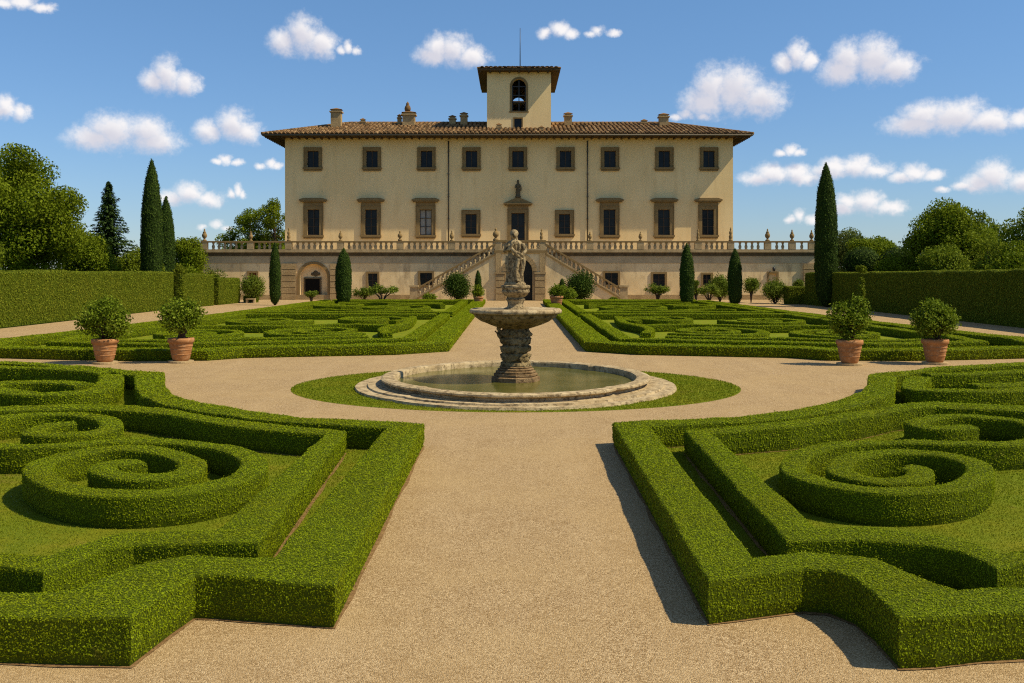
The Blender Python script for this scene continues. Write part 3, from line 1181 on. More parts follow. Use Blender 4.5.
def tiles(g, A, B, Cc, Dd, pitch=.46, run=.50, mi=0, amp=.10):
    """barrel tiles on the roof plane A(eave left) B(eave right) C(ridge right) D(ridge left)"""
    A, B, Cc, Dd = (Vector(p) for p in (A, B, Cc, Dd))
    ex = (B - A)
    wid = ex.length
    ex.normalize()
    nrm = ex.cross(Dd - A if (Dd - A).length > .01 else Cc - A)
    nrm.normalize()
    ey = nrm.cross(ex)
    ht = (Dd - A).dot(ey)
    lx, rx = (Dd - A).dot(ex), (Cc - A).dot(ex)
    rows = int(ht / run)
    run = ht / rows
    g.add([A, B, Cc, Dd], [(0, 1, 2, 3)], mi, rnd=.15)
    for r in range(rows):
        y0, y1 = r * run - .05, (r + 1) * run + .02
        t = (r + .5) / rows
        xl, xr = lx * t, wid + (rx - wid) * t
        n = int((xr - xl) / pitch)
        for k in range(n):
            x = xl + (k + .5) * (xr - xl) / n + random.uniform(-.02, .02)
            w0, w1 = pitch * .43, pitch * .36
            v = []
            for (yy, w, lift) in ((y0, w0, .05), (y1, w1, .02)):
                for a in (0, .25, .5, .75, 1):
                    th = math.pi * a
                    v.append(A + ex * (x - w * math.cos(th)) + ey * yy + nrm * (lift + amp * 1.4 * math.sin(th)))
            f = [(i, i + 1, i + 6, i + 5) for i in range(4)]
            f.append((4, 3, 2, 1, 0))
            g.add(v, f, mi, False, rnd=min(1, max(0, random.gauss(.55, .22))))


ex0, ex1 = qx(262, DV - 1.8), qx(753, DV - 1.8)
ey0, ey1 = DV - 1.8, DB + 1.8
a = (ey1 - ey0) / 2
RZ = EZ + a * .285
gR = Geo()
rl, rr = (ex0 + a, ey0 + a, RZ), (ex1 - a, ey0 + a, RZ)
tiles(gR, (ex0, ey0, EZ + .22), (ex1, ey0, EZ + .22), (rr[0], rr[1], RZ + .22), (rl[0], rl[1], RZ + .22))
for poly in ([(ex0, ey1, EZ + .22), (ex0, ey0, EZ + .22), (rl[0], rl[1], RZ + .22)], [(ex1, ey0, EZ + .22), (ex1, ey1, EZ + .22), (rr[0], rr[1], RZ + .22)],
             [(ex1, ey1, EZ + .22), (ex0, ey1, EZ + .22), (rl[0], rl[1], RZ + .22), (rr[0], rr[1], RZ + .22)]):
    gR.add(poly, [tuple(range(len(poly)))], 0, rnd=.5)
for p, q in ((rl, (ex0, ey0, EZ)), (rr, (ex1, ey0, EZ)), (rl, rr), (rl, (ex0, ey1, EZ)), (rr, (ex1, ey1, EZ))):
    p, q = Vector(p) + Vector((0, 0, .26)), Vector(q) + Vector((0, 0, .26))
    n = int((q - p).length / .45)
    for k in range(n):
        a0, a1 = p.lerp(q, k / n), p.lerp(q, (k + 1.1) / n)
        gR.tube([a0, a1], [.15, .18], 7)
        for z in range(len(gR.Rn) - 16, len(gR.Rn)):
            pass
roof = gR.build('roof', ['roof_tile'], villa)
gS = Geo()
gS.box(ex0 + .05, ex1 - .05, ey0 + .05, ey1 - .05, EZ, EZ + .2)
for k in range(int((ex1 - ex0) / .8)):      # rafter ends under the eave
    x = ex0 + .4 + k * .8
    gS.box(x - .07, x + .07, ey0 + .2, DV - .01, EZ - .16, EZ - .003)
for s, x0_, x1_ in ((-1, ex0 + .2, vx0 - .01), (1, vx1 + .01, ex1 - .2)):
    for k in range(int((ey1 - ey0) / .8)):
        y = ey0 + .5 + k * .8
        gS.box(x0_, x1_, y - .07, y + .07, EZ - .16, EZ - .003)
gS.build('eave', ['soffit_wood'], villa)
gG = Geo()
gG.tube([(ex0, ey0 - .03, EZ + .1), (ex1, ey0 - .03, EZ + .1)], [.1, .1], 8)
gG.build('gutter', ['pipe_metal'], roof)


def roofz(y):
    return EZ + .22 + (y - ey0) * .285


def chimney(x, yt, w, D, top=None, d=None):
    X = qx(x, D)
    w = w * D / F
    zb, zt = roofz(D) - .5, qz(yt, D)
    g = Geo()
    hb = zt - zb
    g.box(X - w / 2, X + w / 2, D - w * .45, D + w * .45, zb, zt - .42, 0)
    g.box(X - w * .62, X + w * .62, D - w * .56, D + w * .56, zt - .418, zt - .28, 0)
    g.box(X - w * .42, X + w * .42, D - w * .36, D + w * .36, zt - .278, zt - .1, 0)
    g.add([(X - w * .6, D - w * .5, zt - .098), (X + w * .6, D - w * .5, zt - .098), (X + w * .6, D + w * .5, zt - .098), (X - w * .6, D + w * .5, zt - .098), (X, D, zt + .12)],
          [(0, 1, 4), (1, 2, 4), (2, 3, 4), (3, 0, 4), (3, 2, 1, 0)], 1)
    if top == 'urn':
        g.lathe([(.12, 0), (.3, .1), (.36, .35), (.3, .6), (.16, .8), (.2, .9), (.03, 1.15)], (X - .15, D, zt), 10, 1)
    g.build('chimney', ['block_stone', 'roof_tile'], roof)


for x, yt, w, D, top in [(336.5, 109, 10, 110, None), (409, 112, 12, 111.5, 'urn'), (399.5, 115, 4, 112, None), (363, 119, 5, 112, None), (452.5, 116, 6.5, 112, None), (464, 113, 7, 111.5, None),
                         (499, 124, 5, 107.5, None), (568, 113, 7.5, 111, None), (644, 120, 6, 112, None), (663.5, 114, 9, 111, None), (541.5, 126.5, 4, 107.2, None)]:
    chimney(x, yt, w, D, top)

# bell tower
TD = 109.0
tx0, tx1 = qx(487, TD), qx(551, TD)
TZ = qz(72, TD)
TB = TD + 12
ao = (qx(512, TD), qx(526, TD), qz(111, TD), qz(79, TD), True)
so = (qx(514.3, TD), qx(521.7, TD), qz(130, TD), qz(118.5, TD))
g = Geo()
g.wall(tx0, tx1, EZ, TZ, TD, [ao, so])
g.reveal(ao, TD, TD + .6)
g.reveal(so, TD, TD + .4)
g.wall(tx0, tx1, EZ, TZ, TB, [ao])
g.add([(tx0, TD, EZ), (tx0, TB, EZ), (tx0, TB, TZ), (tx0, TD, TZ)], [(3, 2, 1, 0)])
g.add([(tx1, TD, EZ), (tx1, TB, EZ), (tx1, TB, TZ), (tx1, TD, TZ)], [(0, 1, 2, 3)])
g.add([(tx0, TD, EZ + 4.3), (tx1, TD, EZ + 4.3), (tx1, TB, EZ + 4.3), (tx0, TB, EZ + 4.3)], [(0, 1, 2, 3)])
tower = g.build('bell_tower', ['stucco'], villa)
g = Geo()
cx = (ao[0] + ao[1]) / 2
r = (ao[1] - ao[0]) / 2
cz = ao[3] - r
g.box(cx - .05, cx + .05, TD + .25, TD + .33, ao[2], ao[3] - .02)
for z in (ao[2] + .95, ao[2] + 1.75, cz):
    g.box(ao[0], ao[1], TD + .26, TD + .32, z - .045, z + .045)
for x in (ao[0] + .06, ao[1] - .06):
    g.box(x - .06, x + .06, TD + .24, TD + .34, ao[2], cz)
g.build('grille', ['iron'], tower)
g = Geo()
g.lathe([(.40, 0), (.34, .1), (.26, .4), (.2, .6), (.08, .7), (.05, .95)], (cx, TD + 2.2, ao[3] - 1.55), 14)
g.tube([(tx0 + .3, TD + 2.2, ao[3] - .55), (tx1 - .3, TD + 2.2, ao[3] - .55)], [.08, .08], 6)
g.build('bell', ['iron'], tower)
g = Geo()
for s in (-1, 1):
    g.prism_y([(cx + s * r, ao[2]), (cx + s * (r + .22), ao[2]), (cx + s * (r + .22), cz), (cx + s * r, cz)][::s], TD - .06, TD + .02)
n = 14
for k in range(n):
    t0, t1 = math.pi * k / n, math.pi * (k + 1) / n
    q = [(cx + rr_ * math.cos(t), cz + rr_ * math.sin(t)) for rr_, t in ((r, t0), (r + .22, t0), (r + .22, t1), (r, t1))]
    g.prism_y(q, TD - .06, TD + .02)
g.box(ao[0] - .3, ao[1] + .3, TD - .1, TD + .02, ao[2] - .16, ao[2] - .002)
g.build('arch_surround', ['brown_stone'], tower)
g = Geo()
fw = .14
g.box(so[0] - fw, so[0], TD - .05, TD + .02, so[2], so[3] + fw)
g.box(so[1], so[1] + fw, TD - .05, TD + .02, so[2], so[3] + fw)
g.box(so[0], so[1], TD - .05, TD + .02, so[3], so[3] + fw)
fr = g.build('window', ['brown_stone'], tower)
g = Geo().add([(so[0], TD + .2, so[2]), (so[1], TD + .2, so[2]), (so[1], TD + .2, so[3]), (so[0], TD + .2, so[3])], [(0, 1, 2, 3)])
g.build('pane', ['glass_pane'], fr)
g = Geo()
ox = 1.0
e0, e1, f0, f1 = tx0 - ox, tx1 + ox, TD - ox, TB + ox
hw = (e1 - e0) / 2
pz = TZ + .3 + hw * .19
tiles(g, (e0, f0, TZ + .28), (e1, f0, TZ + .28), ((e0 + e1) / 2 + .01, f0 + hw, pz), ((e0 + e1) / 2 - .01, f0 + hw, pz))
mx_ = (e0 + e1) / 2
tiles(g, (e0, f1, TZ + .28), (e0, f0, TZ + .28), (mx_, f0 + hw, pz), (mx_, f1 - hw, pz), pitch=.5, run=.6)
tiles(g, (e1, f0, TZ + .28), (e1, f1, TZ + .28), (mx_, f1 - hw, pz), (mx_, f0 + hw, pz), pitch=.5, run=.6)
g.add([(e1, f1, TZ + .28), (e0, f1, TZ + .28), (mx_, f1 - hw, pz)], [(0, 1, 2)])
trf = g.build('tower_roof', ['roof_tile'], tower)
g = Geo().box(e0 + .04, e1 - .04, f0 + .04, f1 - .04, TZ, TZ + .26)
for k in range(9):
    x = e0 + .3 + k * (e1 - e0 - .6) / 8
    g.box(x - .07, x + .07, f0 + .12, TD - .01, TZ - .16, TZ - .003)
g.build('tower_eave', ['soffit_wood'], tower)
g = Geo().tube([(mx_ + .15, f0 + hw, pz - .3), (mx_ + .15, f0 + hw, qz(28, f0 + hw))], [.06, .03], 6)
g.build('lightning_rod', ['iron'], tower)

# ------------------------------------------------------------------ terrace
DT = 101.0
terrace = thing('terrace', 'long plastered terrace wall below the villa with cornice, niche and small windows', 'terrace', (0, DT, 0))
bx0, bx1 = qx(202, DT), qx(815, DT)
wz = qz(256, DT)
niche = (qx(300, DT), qx(327.5, DT), 0.0, qz(260, DT), True)
thl = []
for x0_, x1_, y0_, y1_, m in [(249, 256.5, 281.5, 273, 'shutter_wood'), (368, 377.5, 288, 273.5, 'pane'), (420, 432, 285, 273, 'pane'), (605, 618, 285, 273, 'pane'),
                              (653, 665, 286, 274, 'pane'), (703, 711, 285, 274.5, 'pane'), (769, 776.5, 291, 273.5, 'blind')]:
    thl.append((qx(x0_, DT), qx(x1_, DT), qz(y0_, DT), qz(y1_, DT), False, m))
g = Geo()
g.wall(bx0, bx1, 0, wz - .75, DT, [h[:5] for h in thl] + [(niche[0], niche[1], 0.0, wz - .75, False)])
g.add([(bx0, DT, 0), (bx0, 132, 0), (bx0, 132, wz), (bx0, DT, wz)], [(3, 2, 1, 0)])
g.add([(bx1, DT, 0), (bx1, 132, 0), (bx1, 132, wz), (bx1, DT, wz)], [(0, 1, 2, 3)])
for h in thl:
    g.reveal(h[:4], DT, DT + .35)
# niche infill: plain arch recess
nz1 = wz - .75
nr = (niche[1] - niche[0]) / 2
ncx, ncz = (niche[0] + niche[1]) / 2, nz1 - nr - .05
g.reveal((niche[0], niche[1], 0, ncz + nr, True), DT, DT + .5)
g.wall(niche[0], niche[1], 0, nz1, DT, [(niche[0], niche[1], 0.0, ncz + nr, True)])
g.add([(niche[0], DT + .5, 0), (niche[1], DT + .5, 0), (niche[1], DT + .5, nz1), (niche[0], DT + .5, nz1)], [(0, 1, 2, 3)])
g.build('wall', ['old_plaster'], terrace)
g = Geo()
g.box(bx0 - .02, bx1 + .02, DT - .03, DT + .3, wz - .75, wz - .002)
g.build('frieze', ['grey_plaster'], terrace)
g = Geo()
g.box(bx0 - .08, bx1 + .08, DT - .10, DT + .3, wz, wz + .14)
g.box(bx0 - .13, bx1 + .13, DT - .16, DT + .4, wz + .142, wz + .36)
g.build('cornice', ['dark_stone'], terrace)  # dark stone colour paints in the shade beneath the cornice slab
g = Geo().box(bx0 - .24, bx1 + .24, DT - .38, DT + .5, wz + .362, ZT - .06)
g.build('cornice_slab', ['pale_stone'], terrace)
Geo().add([(bx0, DT + .45, ZT - .055), (bx1, DT + .45, ZT - .055), (bx1, 132, ZT - .055), (bx0, 132, ZT - .055)], [(0, 1, 2, 3)]).build('paving', ['pale_stone'], terrace)
Geo().box(bx0, bx1, DT - .12, DT + .01, 0, .5).build('plinth', ['block_stone'], terrace)
for h in thl:
    xa, xb, za, zb, _, m = h
    fw = .2
    g = Geo()
    y0, y1 = DT - .09, DT + .02
    g.box(xa - fw, xa, y0, y1, za - .002, zb + fw)
    g.box(xb, xb + fw, y0, y1, za - .002, zb + fw)
    g.box(xa, xb, y0, y1, zb, zb + fw)
    g.box(xa - fw - .06, xb + fw + .06, y0 - .05, y1, za - .16, za - .004)
    fr = g.build('window', ['brown_stone'], terrace)
    p = Geo().add([(xa, DT + .2, za), (xb, DT + .2, za), (xb, DT + .2, zb), (xa, DT + .2, zb)], [(0, 1, 2, 3)])
    if m == 'pane':
        p.build('pane', ['glass_pane'], fr)
        s = Geo()
        cx = (xa + xb) / 2
        s.box(cx - .04, cx + .04, DT + .12, DT + .16, za, zb)
        s.box(xa, xb, DT + .125, DT + .155, (za + zb) / 2 - .03, (za + zb) / 2 + .03)
        s.build('sash', ['sash_wood'], fr)
    else:
        p.build('shutter' if m == 'shutter_wood' else 'blind_panel', ['shutter_wood' if m == 'shutter_wood' else 'old_plaster'], fr)
lx = qx(773, DT)
g = Geo().box(lx - .04, lx + .04, DT - .35, DT, qz(268, DT), qz(268, DT) + .06)
g.lathe([(.05, .3), (.14, .24), (.16, 0), (.08, -.12)], (lx, DT - .35, qz(270, DT)), 8)
g.build('lantern', ['iron'], terrace)


def blocks(g, x0, x1, y0, y1, z0, z1, n, mi=0):
    """rusticated stone pier: courses with sunk joints"""
    g.box(x0 + .05, x1 - .05, y0 + .06, y1, z0, z1, mi)
    h = (z1 - z0) / n
    for i in range(n):
        e = random.uniform(0, .03)
        g.box(x0, x1, y0 - e, y0 + .055, z0 + i * h + .035, z0 + (i + 1) * h - .035, mi)


for pa_, pb_ in ((282, 296.5), (330.5, 342), (803, 814.5)):
    g = Geo()
    blocks(g, qx(pa_, DT), qx(pb_, DT), DT - .25, DT - .002, 0, wz - .76, 6)
    g.build('rusticated_pier', ['block_stone'], terrace)
g = Geo()
for k in range(16):
    t0, t1 = math.pi * k / 16, math.pi * (k + 1) / 16
    q = [(ncx + rr_ * math.cos(t), ncz + rr_ * math.sin(t)) for rr_, t in ((nr, t0), (nr + .26, t0), (nr + .26, t1), (nr, t1))]
    g.prism_y(q, DT - .1, DT + .01)
g.box(niche[0] - .26, niche[0], DT - .1, DT + .01, 0, ncz - .002)
g.box(niche[1], niche[1] + .26, DT - .1, DT + .01, 0, ncz - .002)
g.build('niche_surround', ['brown_stone'], terrace)
g = Geo()
dx0, dx1, dz = qx(304.5, DT), qx(319, DT), qz(279, DT)
g.box(dx0 - .16, dx0, DT + .36, DT + .49, 0, dz + .16)
g.box(dx1, dx1 + .16, DT + .36, DT + .49, 0, dz + .16)
g.box(dx0, dx1, DT + .36, DT + .49, dz, dz + .16)
fr = g.build('niche_door', ['dark_stone'], terrace)
Geo().box(dx0, dx1, DT + .43, DT + .49, .03, dz - .002).build('door_leaf', ['dark_void'], fr)
g = Geo()
g.blob((ncx + .1, DT + .45, dz + .55), (.28, .1, .3), n=12)
g.blob((ncx - .22, DT + .45, dz + .5), (.16, .07, .16))
g.blob((ncx + .42, DT + .45, dz + .5), (.16, .07, .16))
g.build('carved_shield', ['dark_stone'], terrace)
for px_ in (561.5,):
    x = qx(px_, DT)
    Geo().box(x - .16, x + .16, DT - .02, DT + .02, qz(279, DT), qz(272, DT)).build('slit_window', ['dark_void'], terrace)

# balustrade along the terrace edge
BZ = ZT - .06
HBAL = .98
balus = thing('balustrade', 'long stone balustrade with turned balusters running along the terrace edge', 'balustrade', (0, DT - .1, BZ))
FIN = [204.5, 250.8, 288.8, 340.5, 400, 451.8, 495.8, 541.5, 590, 640.4, 698, 730.6, 767.5, 792, 811.5]
yb0, yb1 = DT - .32, DT + .06
g = Geo().box(bx0 - .05, bx1 + .05, yb0 - .04, yb1 + .04, BZ + .002, BZ + .14)
g.build('base_course', ['pale_stone'], balus)
g = Geo().box(bx0 - .05, bx1 + .05, yb0 - .07, yb1 + .07, BZ + HBAL - .16, BZ + HBAL)
g.build('handrail', ['brown_stone'], balus)
for x in FIN:
    X = qx(x, DT - .13)
    Geo().box(X - .33, X + .33, yb0 - .05, yb1 + .05, BZ + .142, BZ + HBAL - .162).build('pedestal', ['pale_stone'], balus)


def baluster_geo(h):
    s = h / .68
    return Geo().lathe([(.15, 0), (.15, .06 * s), (.10, .10 * s), (.165, .22 * s), (.155, .30 * s), (.09, .50 * s), (.085, .56 * s), (.14, .60 * s), (.14, .68 * s)], (0, 0, 0), 9)


hb = HBAL - .162 - .142
proto = None
xs = []
edges = [qx(x, DT - .13) for x in FIN]
for i in range(len(edges) - 1):
    a_, b_ = edges[i] + .33, edges[i + 1] - .33
    n = max(1, round((b_ - a_) / .56) - 1)
    for k in range(n):
        xs.append(a_ + (k + 1) * (b_ - a_) / (n + 1))
for X in xs[:100]:
    if proto is None:
        proto = baluster_geo(hb).build('baluster', ['pale_stone'], balus, None)
        base = WORLD[balus.name]
        # the prototype was built about the world origin: give it back its own local frame
        me = proto.data
        co = np.zeros(len(me.vertices) * 3, np.float32)
        me.vertices.foreach_get('co', co)
        co = co.reshape(-1, 3) + np.array(base, np.float32)
        me.vertices.foreach_set('co', co.ravel())
        me.update()
        o = proto
    else:
        o = proto.copy()
        C.objects.link(o)
        o.parent = balus
    o.location = (X - base[0], (yb0 + yb1) / 2 - base[1], BZ + .142 - base[2])
BAL_MESH = proto.data

# finials
fin_labels = ['at the left end of the terrace balustrade', 'second from the left end of the terrace balustrade', 'standing at the left corner of the villa facade',
              'between the first and second ground windows from the left', 'between the second and third ground windows from the left', 'beside the left drainpipe',
              'at the head of the left stair flight', 'at the head of the right stair flight', 'beside the right drainpipe', 'between the two hooded windows right of the drainpipe',
              'before the rightmost hooded window', 'standing at the right corner of the villa facade', 'against the sky, first right of the villa', 'against the sky, second right of the villa',
              'at the right end of the balustrade by the tall cypress']
pr_urn = [(.24, 0), (.24, .12), (.12, .17), (.10, .26), (.24, .42), (.28, .60), (.24, .78), (.15, .88), (.19, .94), (.11, 1.04), (.07, 1.16), (.09, 1.22), (.02, 1.36)]
pr_slim = [(.22, 0), (.22, .12), (.13, .17), (.19, .34), (.20, .5), (.12, .68), (.18, .86), (.14, 1.05), (.06, 1.12), (.10, 1.22), (.08, 1.34), (.02, 1.52)]
pr_ball = [(.26, 0), (.26, .2), (.15, .26), (.12, .36), (.26, .48), (.30, .64), (.26, .8), (.12, .94), (.08, 1.02), (.13, 1.12), (.04, 1.26)]
urn_m = {}
for i, x in enumerate(FIN):
    X = qx(x, DT - .13)
    kind = {0: 'urn', 2: 'slim', 10: 'slim', 11: 'slim', 6: 'ball', 7: 'slim', 8: 'urn'}.get(i, random.choice(['urn', 'urn', 'ball']))
    loc = (X, (yb0 + yb1) / 2, BZ + HBAL + .001)
    if kind not in urn_m:
        o = Geo().lathe({'urn': pr_urn, 'slim': pr_slim, 'ball': pr_ball}[kind], (0, 0, 0), 14).build('finial_urn', ['brown_stone'], base=(0, 0, 0))
        urn_m[kind] = o
    else:
        o = urn_m[kind].copy()
        C.objects.link(o)
    s = 1.05 if i == 6 else (.92 if i in (0, 2, 11, 12) else random.uniform(.72, .86))
    o.scale = (s, s, s)
    o.rotation_euler = (0, 0, random.uniform(0, 6))
    o.location = loc
    shape = {'urn': 'round stone urn finial', 'slim': 'slender stone figure finial', 'ball': 'plump stone vase finial'}[kind]
    tag(o, shape + ' ' + fin_labels[i], 'finial', 'stone finials on the terrace balustrade')

# ------------------------------------------------------------------ double staircase
DS = 98.2
stair = thing('staircase', 'double stone staircase climbing from both sides to the terrace above an arched portal', 'staircase', (qx(518, DS), DS, 0))
cxl, cxr = qx(495.5, DS), qx(545.5, DS)
pa = (qx(507, DS), qx(532.5, DS), 0.0, qz(258.5, DS), True)
g = Geo()
g.wall(cxl, cxr, 0, ZT - .35, DS, [pa])
g.reveal(pa, DS, DS + 1.2)
g.add([(cxl, DS, 0), (cxl, DT - .05, 0), (cxl, DT - .05, ZT - .35), (cxl, DS, ZT - .35)], [(3, 2, 1, 0)])
g.add([(cxr, DS, 0), (cxr, DT - .05, 0), (cxr, DT - .05, ZT - .35), (cxr, DS, ZT - .35)], [(0, 1, 2, 3)])
g.build('landing_wall', ['old_plaster'], stair)
Geo().add([(pa[0], DS + 1.2, 0), (pa[1], DS + 1.2, 0), (pa[1], DS + 1.2, pa[3]), (pa[0], DS + 1.2, pa[3])], [(0, 1, 2, 3)]).build('portal_door', ['glass_pane'], stair)
g = Geo().box(cxl - .12, cxr + .12, DS - .14, DT - .42, ZT - .348, ZT - .062)
g.build('landing_slab', ['brown_stone'], stair)
zi = qz(272, DS)
for a_, b_, c_, d_ in ((cxl + .02, pa[0] - .25, cxl + .02, cxl + .55), (pa[1] + .25, cxr - .02, cxr - .55, cxr - .02)):
    g = Geo()
    blocks(g, a_, b_, DS - .2, DS - .002, 0, zi - .2, 4)
    g.box(a_ - .07, b_ + .07, DS - .28, DS - .002, zi - .198, zi)
    g.box(c_, d_, DS - .16, DS - .002, zi + .002, ZT - .352)
    g.build('rusticated_pier', ['block_stone'], stair)
g = Geo()
pr_ = (pa[1] - pa[0]) / 2
pcx, pcz = (pa[0] + pa[1]) / 2, pa[3] - pr_
for k in range(13):
    t0, t1 = math.pi * (k + .04) / 13, math.pi * (k + .96) / 13
    q = [(pcx + rr_ * math.cos(t), pcz + rr_ * math.sin(t)) for rr_, t in ((pr_, t0), (pr_ + .45, t0), (pr_ + .45, t1), (pr_, t1))]
    g.prism_y(q, DS - .15, DS - .002)
g.box(pa[0] - .22, pa[0], DS - .1, DS - .002, 0, pcz - .03)
g.box(pa[1], pa[1] + .22, DS - .1, DS - .002, 0, pcz - .03)
g.build('arch_surround', ['block_stone'], stair)


def local_copy(mesh, name, parent, world, scale=(1, 1, 1)):
    o = bpy.data.objects.new(name, mesh)
    C.objects.link(o)
    o.parent = parent
    b = WORLD[parent.name]
    o.location = (world[0] - b[0], world[1] - b[1], world[2] - b[2])
    o.scale = scale
    return o


def flight(s):
    xt = cxl if s < 0 else cxr
    xb = qx(417.5, DS) if s < 0 else qx(620, DS)
    zt, zb = ZT - .35, .55
    L_ = xb - xt
    n = 26
    # body with real steps
    pts = [(xt, 0), (xb, 0)]
    zs = lambda x: zb + (zt + .25 - zb) * (1 - (x - xt) / L_)
    g = Geo()
    poly = [(xt, 0), (xt, zt - .1), (xb, zb - .35), (xb, 0)]
    poly = poly if s > 0 else poly[::-1]
    poly = poly[::-1]
    g.prism_y(poly, DS, DS + .3)
    g.build('flank_wall', ['old_plaster'], stair)
    g = Geo()
    for k in range(n):
        x0_, x1_ = xt + L_ * k / n, xt + L_ * (k + 1) / n
        z = ZT - .062 - (ZT - .2) * (k + 1) / (n + 1)
        g.box(x0_, x1_, DS + .302, DT - .002, 0, z)
    g.build('steps', ['pale_stone'], stair)

    def slope(z0, z1, y0, y1, nm, m):
        q = [(xt, zt + z0), (xb, zb - .25 + z0), (xb, zb - .25 + z1), (xt, zt + z1)]
        if s < 0:
            q = q[::-1]
        Geo().prism_y(q, y0, y1).build(nm, [m], stair)
    slope(-.14, .02, DS - .14, DS + .34, 'stringer', 'brown_stone')
    slope(.022, .16, DS - .06, DS + .32, 'base_course', 'pale_stone')
    slope(.82, 1.0, DS - .10, DS + .34, 'handrail', 'brown_stone')
    m = 17
    for k in range(m):
        t = (k + .5) / m
        X = xt + L_ * t
        z = zt + (zb - .25 - zt) * t
        local_copy(BAL_MESH, 'baluster', stair, (X, DS + .12, z + .13), (1, 1, (.69 + .06) / hb))
    x0_, x1_ = (xb - .75, xb) if s < 0 else (xb, xb + .75)
    g = Geo().box(x0_ - .05, x1_ + .05, DS - .12, DS + .5, 0, .25)
    g.box(x0_, x1_, DS - .06, DS + .44, .252, 1.3)
    g.box(x0_ - .1, x1_ + .1, DS - .14, DS + .5, 1.302, 1.5)
    g.build('newel', ['pale_stone'], stair)


flight(-1)
flight(1)
Geo().box(cxl - .05, cxr + .05, DS - .1, DS + .3, ZT - .06, ZT + .08).build('base_course', ['pale_stone'], stair)
Geo().box(cxl - .05, cxr + .05, DS - .12, DS + .34, ZT + .76, ZT + .94).build('handrail', ['brown_stone'], stair)
for X in (cxl + .25, cxr - .25):
    Geo().box(X - .28, X + .28, DS - .08, DS + .3, ZT + .082, ZT + .758).build('pedestal', ['pale_stone'], stair)
for k in range(7):
    X = cxl + .75 + k * (cxr - cxl - 1.5) / 6
    local_copy(BAL_MESH, 'baluster', stair, (X, DS + .1, ZT + .082), (1, 1, .676 / hb))

# ------------------------------------------------------------------ fountain
fountain = thing('fountain', 'weathered marble fountain with round basin, rocky pedestal, wide bowl and statue', 'fountain', (FX, FD, 0))


def lobed(rx, ry, n=144, amp=.035):
    out = []
    for k in range(n):
        a = 2 * math.pi * k / n
        q = 1 + amp * (abs(math.cos(2 * a)) ** .35 - .8)
        out.append((FX + rx * q * math.cos(a), FD + ry * q * math.sin(a)))
    return out


def ring(g, prof, mi=0, amp=.035, jit=.005, smooth=False):
    """closed wall: prof is a list of (rx, ry, z)"""
    n = 144
    v, f = [], []
    for (rx, ry, z) in prof:
        for (x, y) in lobed(rx, ry, n, amp):
            q = Vector((x, y, z))
            d = mnoise.noise_vector(q * 2.5) * jit * 3
            v.append((x + d.x, y + d.y, z + d.z * .5))
    for i in range(len(prof) - 1):
        for k in range(n):
            k2 = (k + 1) % n
            f.append((i * n + k, i * n + k2, (i + 1) * n + k2, (i + 1) * n + k))
    g.add(v, f, mi, smooth)


g = Geo()
ring(g, [(4.28, 4.72, 0), (4.26, 4.70, .07), (3.92, 4.45, .075), (3.92, 4.45, .0)], amp=.03)
ring(g, [(3.95, 4.47, .05), (3.93, 4.45, .115), (3.3, 3.9, .12)], amp=.04)
g.build('step', ['fountain_marble'], fountain)
g = Geo()
ring(g, [(3.54, 4.20, .08), (3.52, 4.18, .13), (3.44, 4.11, .15), (3.44, 4.11, .20), (3.52, 4.20, .22), (3.58, 4.26, .25), (3.58, 4.26, .29), (3.52, 4.20, .315), (3.26, 3.95, .315),
         (3.21, 3.90, .30), (3.20, 3.88, .26), (3.18, 3.87, .0)], amp=.05)
g.build('basin_rim', ['fountain_marble'], fountain)
w = lobed(3.24, 3.92, amp=.05)
Geo().add([(x, y, .15) for x, y in w], [tuple(range(len(w)))]).build('water', ['pond_water'], fountain)


def rough_lathe(prof, n, amp, freq, mi=0, sx=1, sy=1, g=None, sub=3):
    g = g or Geo()
    P = []
    for i in range(len(prof) - 1):
        for k in range(sub):
            t = k / sub
            P.append((prof[i][0] * (1 - t) + prof[i + 1][0] * t, prof[i][1] * (1 - t) + prof[i + 1][1] * t))
    P.append(prof[-1])
    o = len(g.V)
    g.lathe(P, (FX, FD, 0), n, mi, sx, sy)
    for i in range(o, len(g.V)):
        q = Vector(g.V[i])
        d = mnoise.turbulence_vector(q * freq, 3, False) * amp
        g.V[i] = (q.x + d.x, q.y + d.y, q.z + d.z * .5)
    return g


g = Geo()
for i, (r_, z0, z1) in enumerate([(.64, .06, .28), (.58, .282, .37), (.52, .372, .44), (.47, .442, .50), (.42, .502, .56)]):
    g.lathe([(r_, z0), (r_ + .02, z0 + .02), (r_ + .02, z1 - .02), (r_ - .03, z1)], (FX, FD, 0), 8 if i < 2 else 20, 0, smooth=False)
for i in range(len(g.V)):
    q = Vector(g.V[i])
    d = mnoise.noise_vector(q * 6) * .012
    g.V[i] = (q.x + d.x, q.y + d.y, q.z)
g.build('pedestal_foot', ['terracotta_stone' if 'terracotta_stone' in MATS else 'fountain_rock'], fountain)
rough_lathe([(.40, .55), (.39, .64), (.32, .68), (.37, .72), (.40, .86), (.33, .90), (.38, .95), (.41, 1.08), (.35, 1.12), (.40, 1.17), (.42, 1.30), (.36, 1.34), (.42, 1.40), (.40, 1.50), (.33, 1.54), (.38, 1.62)], 52, .07, 9).build('pedestal', ['fountain_rock'], fountain)
gb = rough_lathe([(.30, 1.55), (.42, 1.58), (.62, 1.64), (.92, 1.76), (1.1, 1.88), (1.14, 1.95), (1.21, 1.98), (1.22, 2.05), (1.18, 2.08), (1.08, 2.07), (.95, 2.0), (.4, 1.96), (.1, 1.96)], 48, .025, 5)
gb.build('bowl', ['fountain_rock', 'fountain_marble'], fountain)
g = Geo()
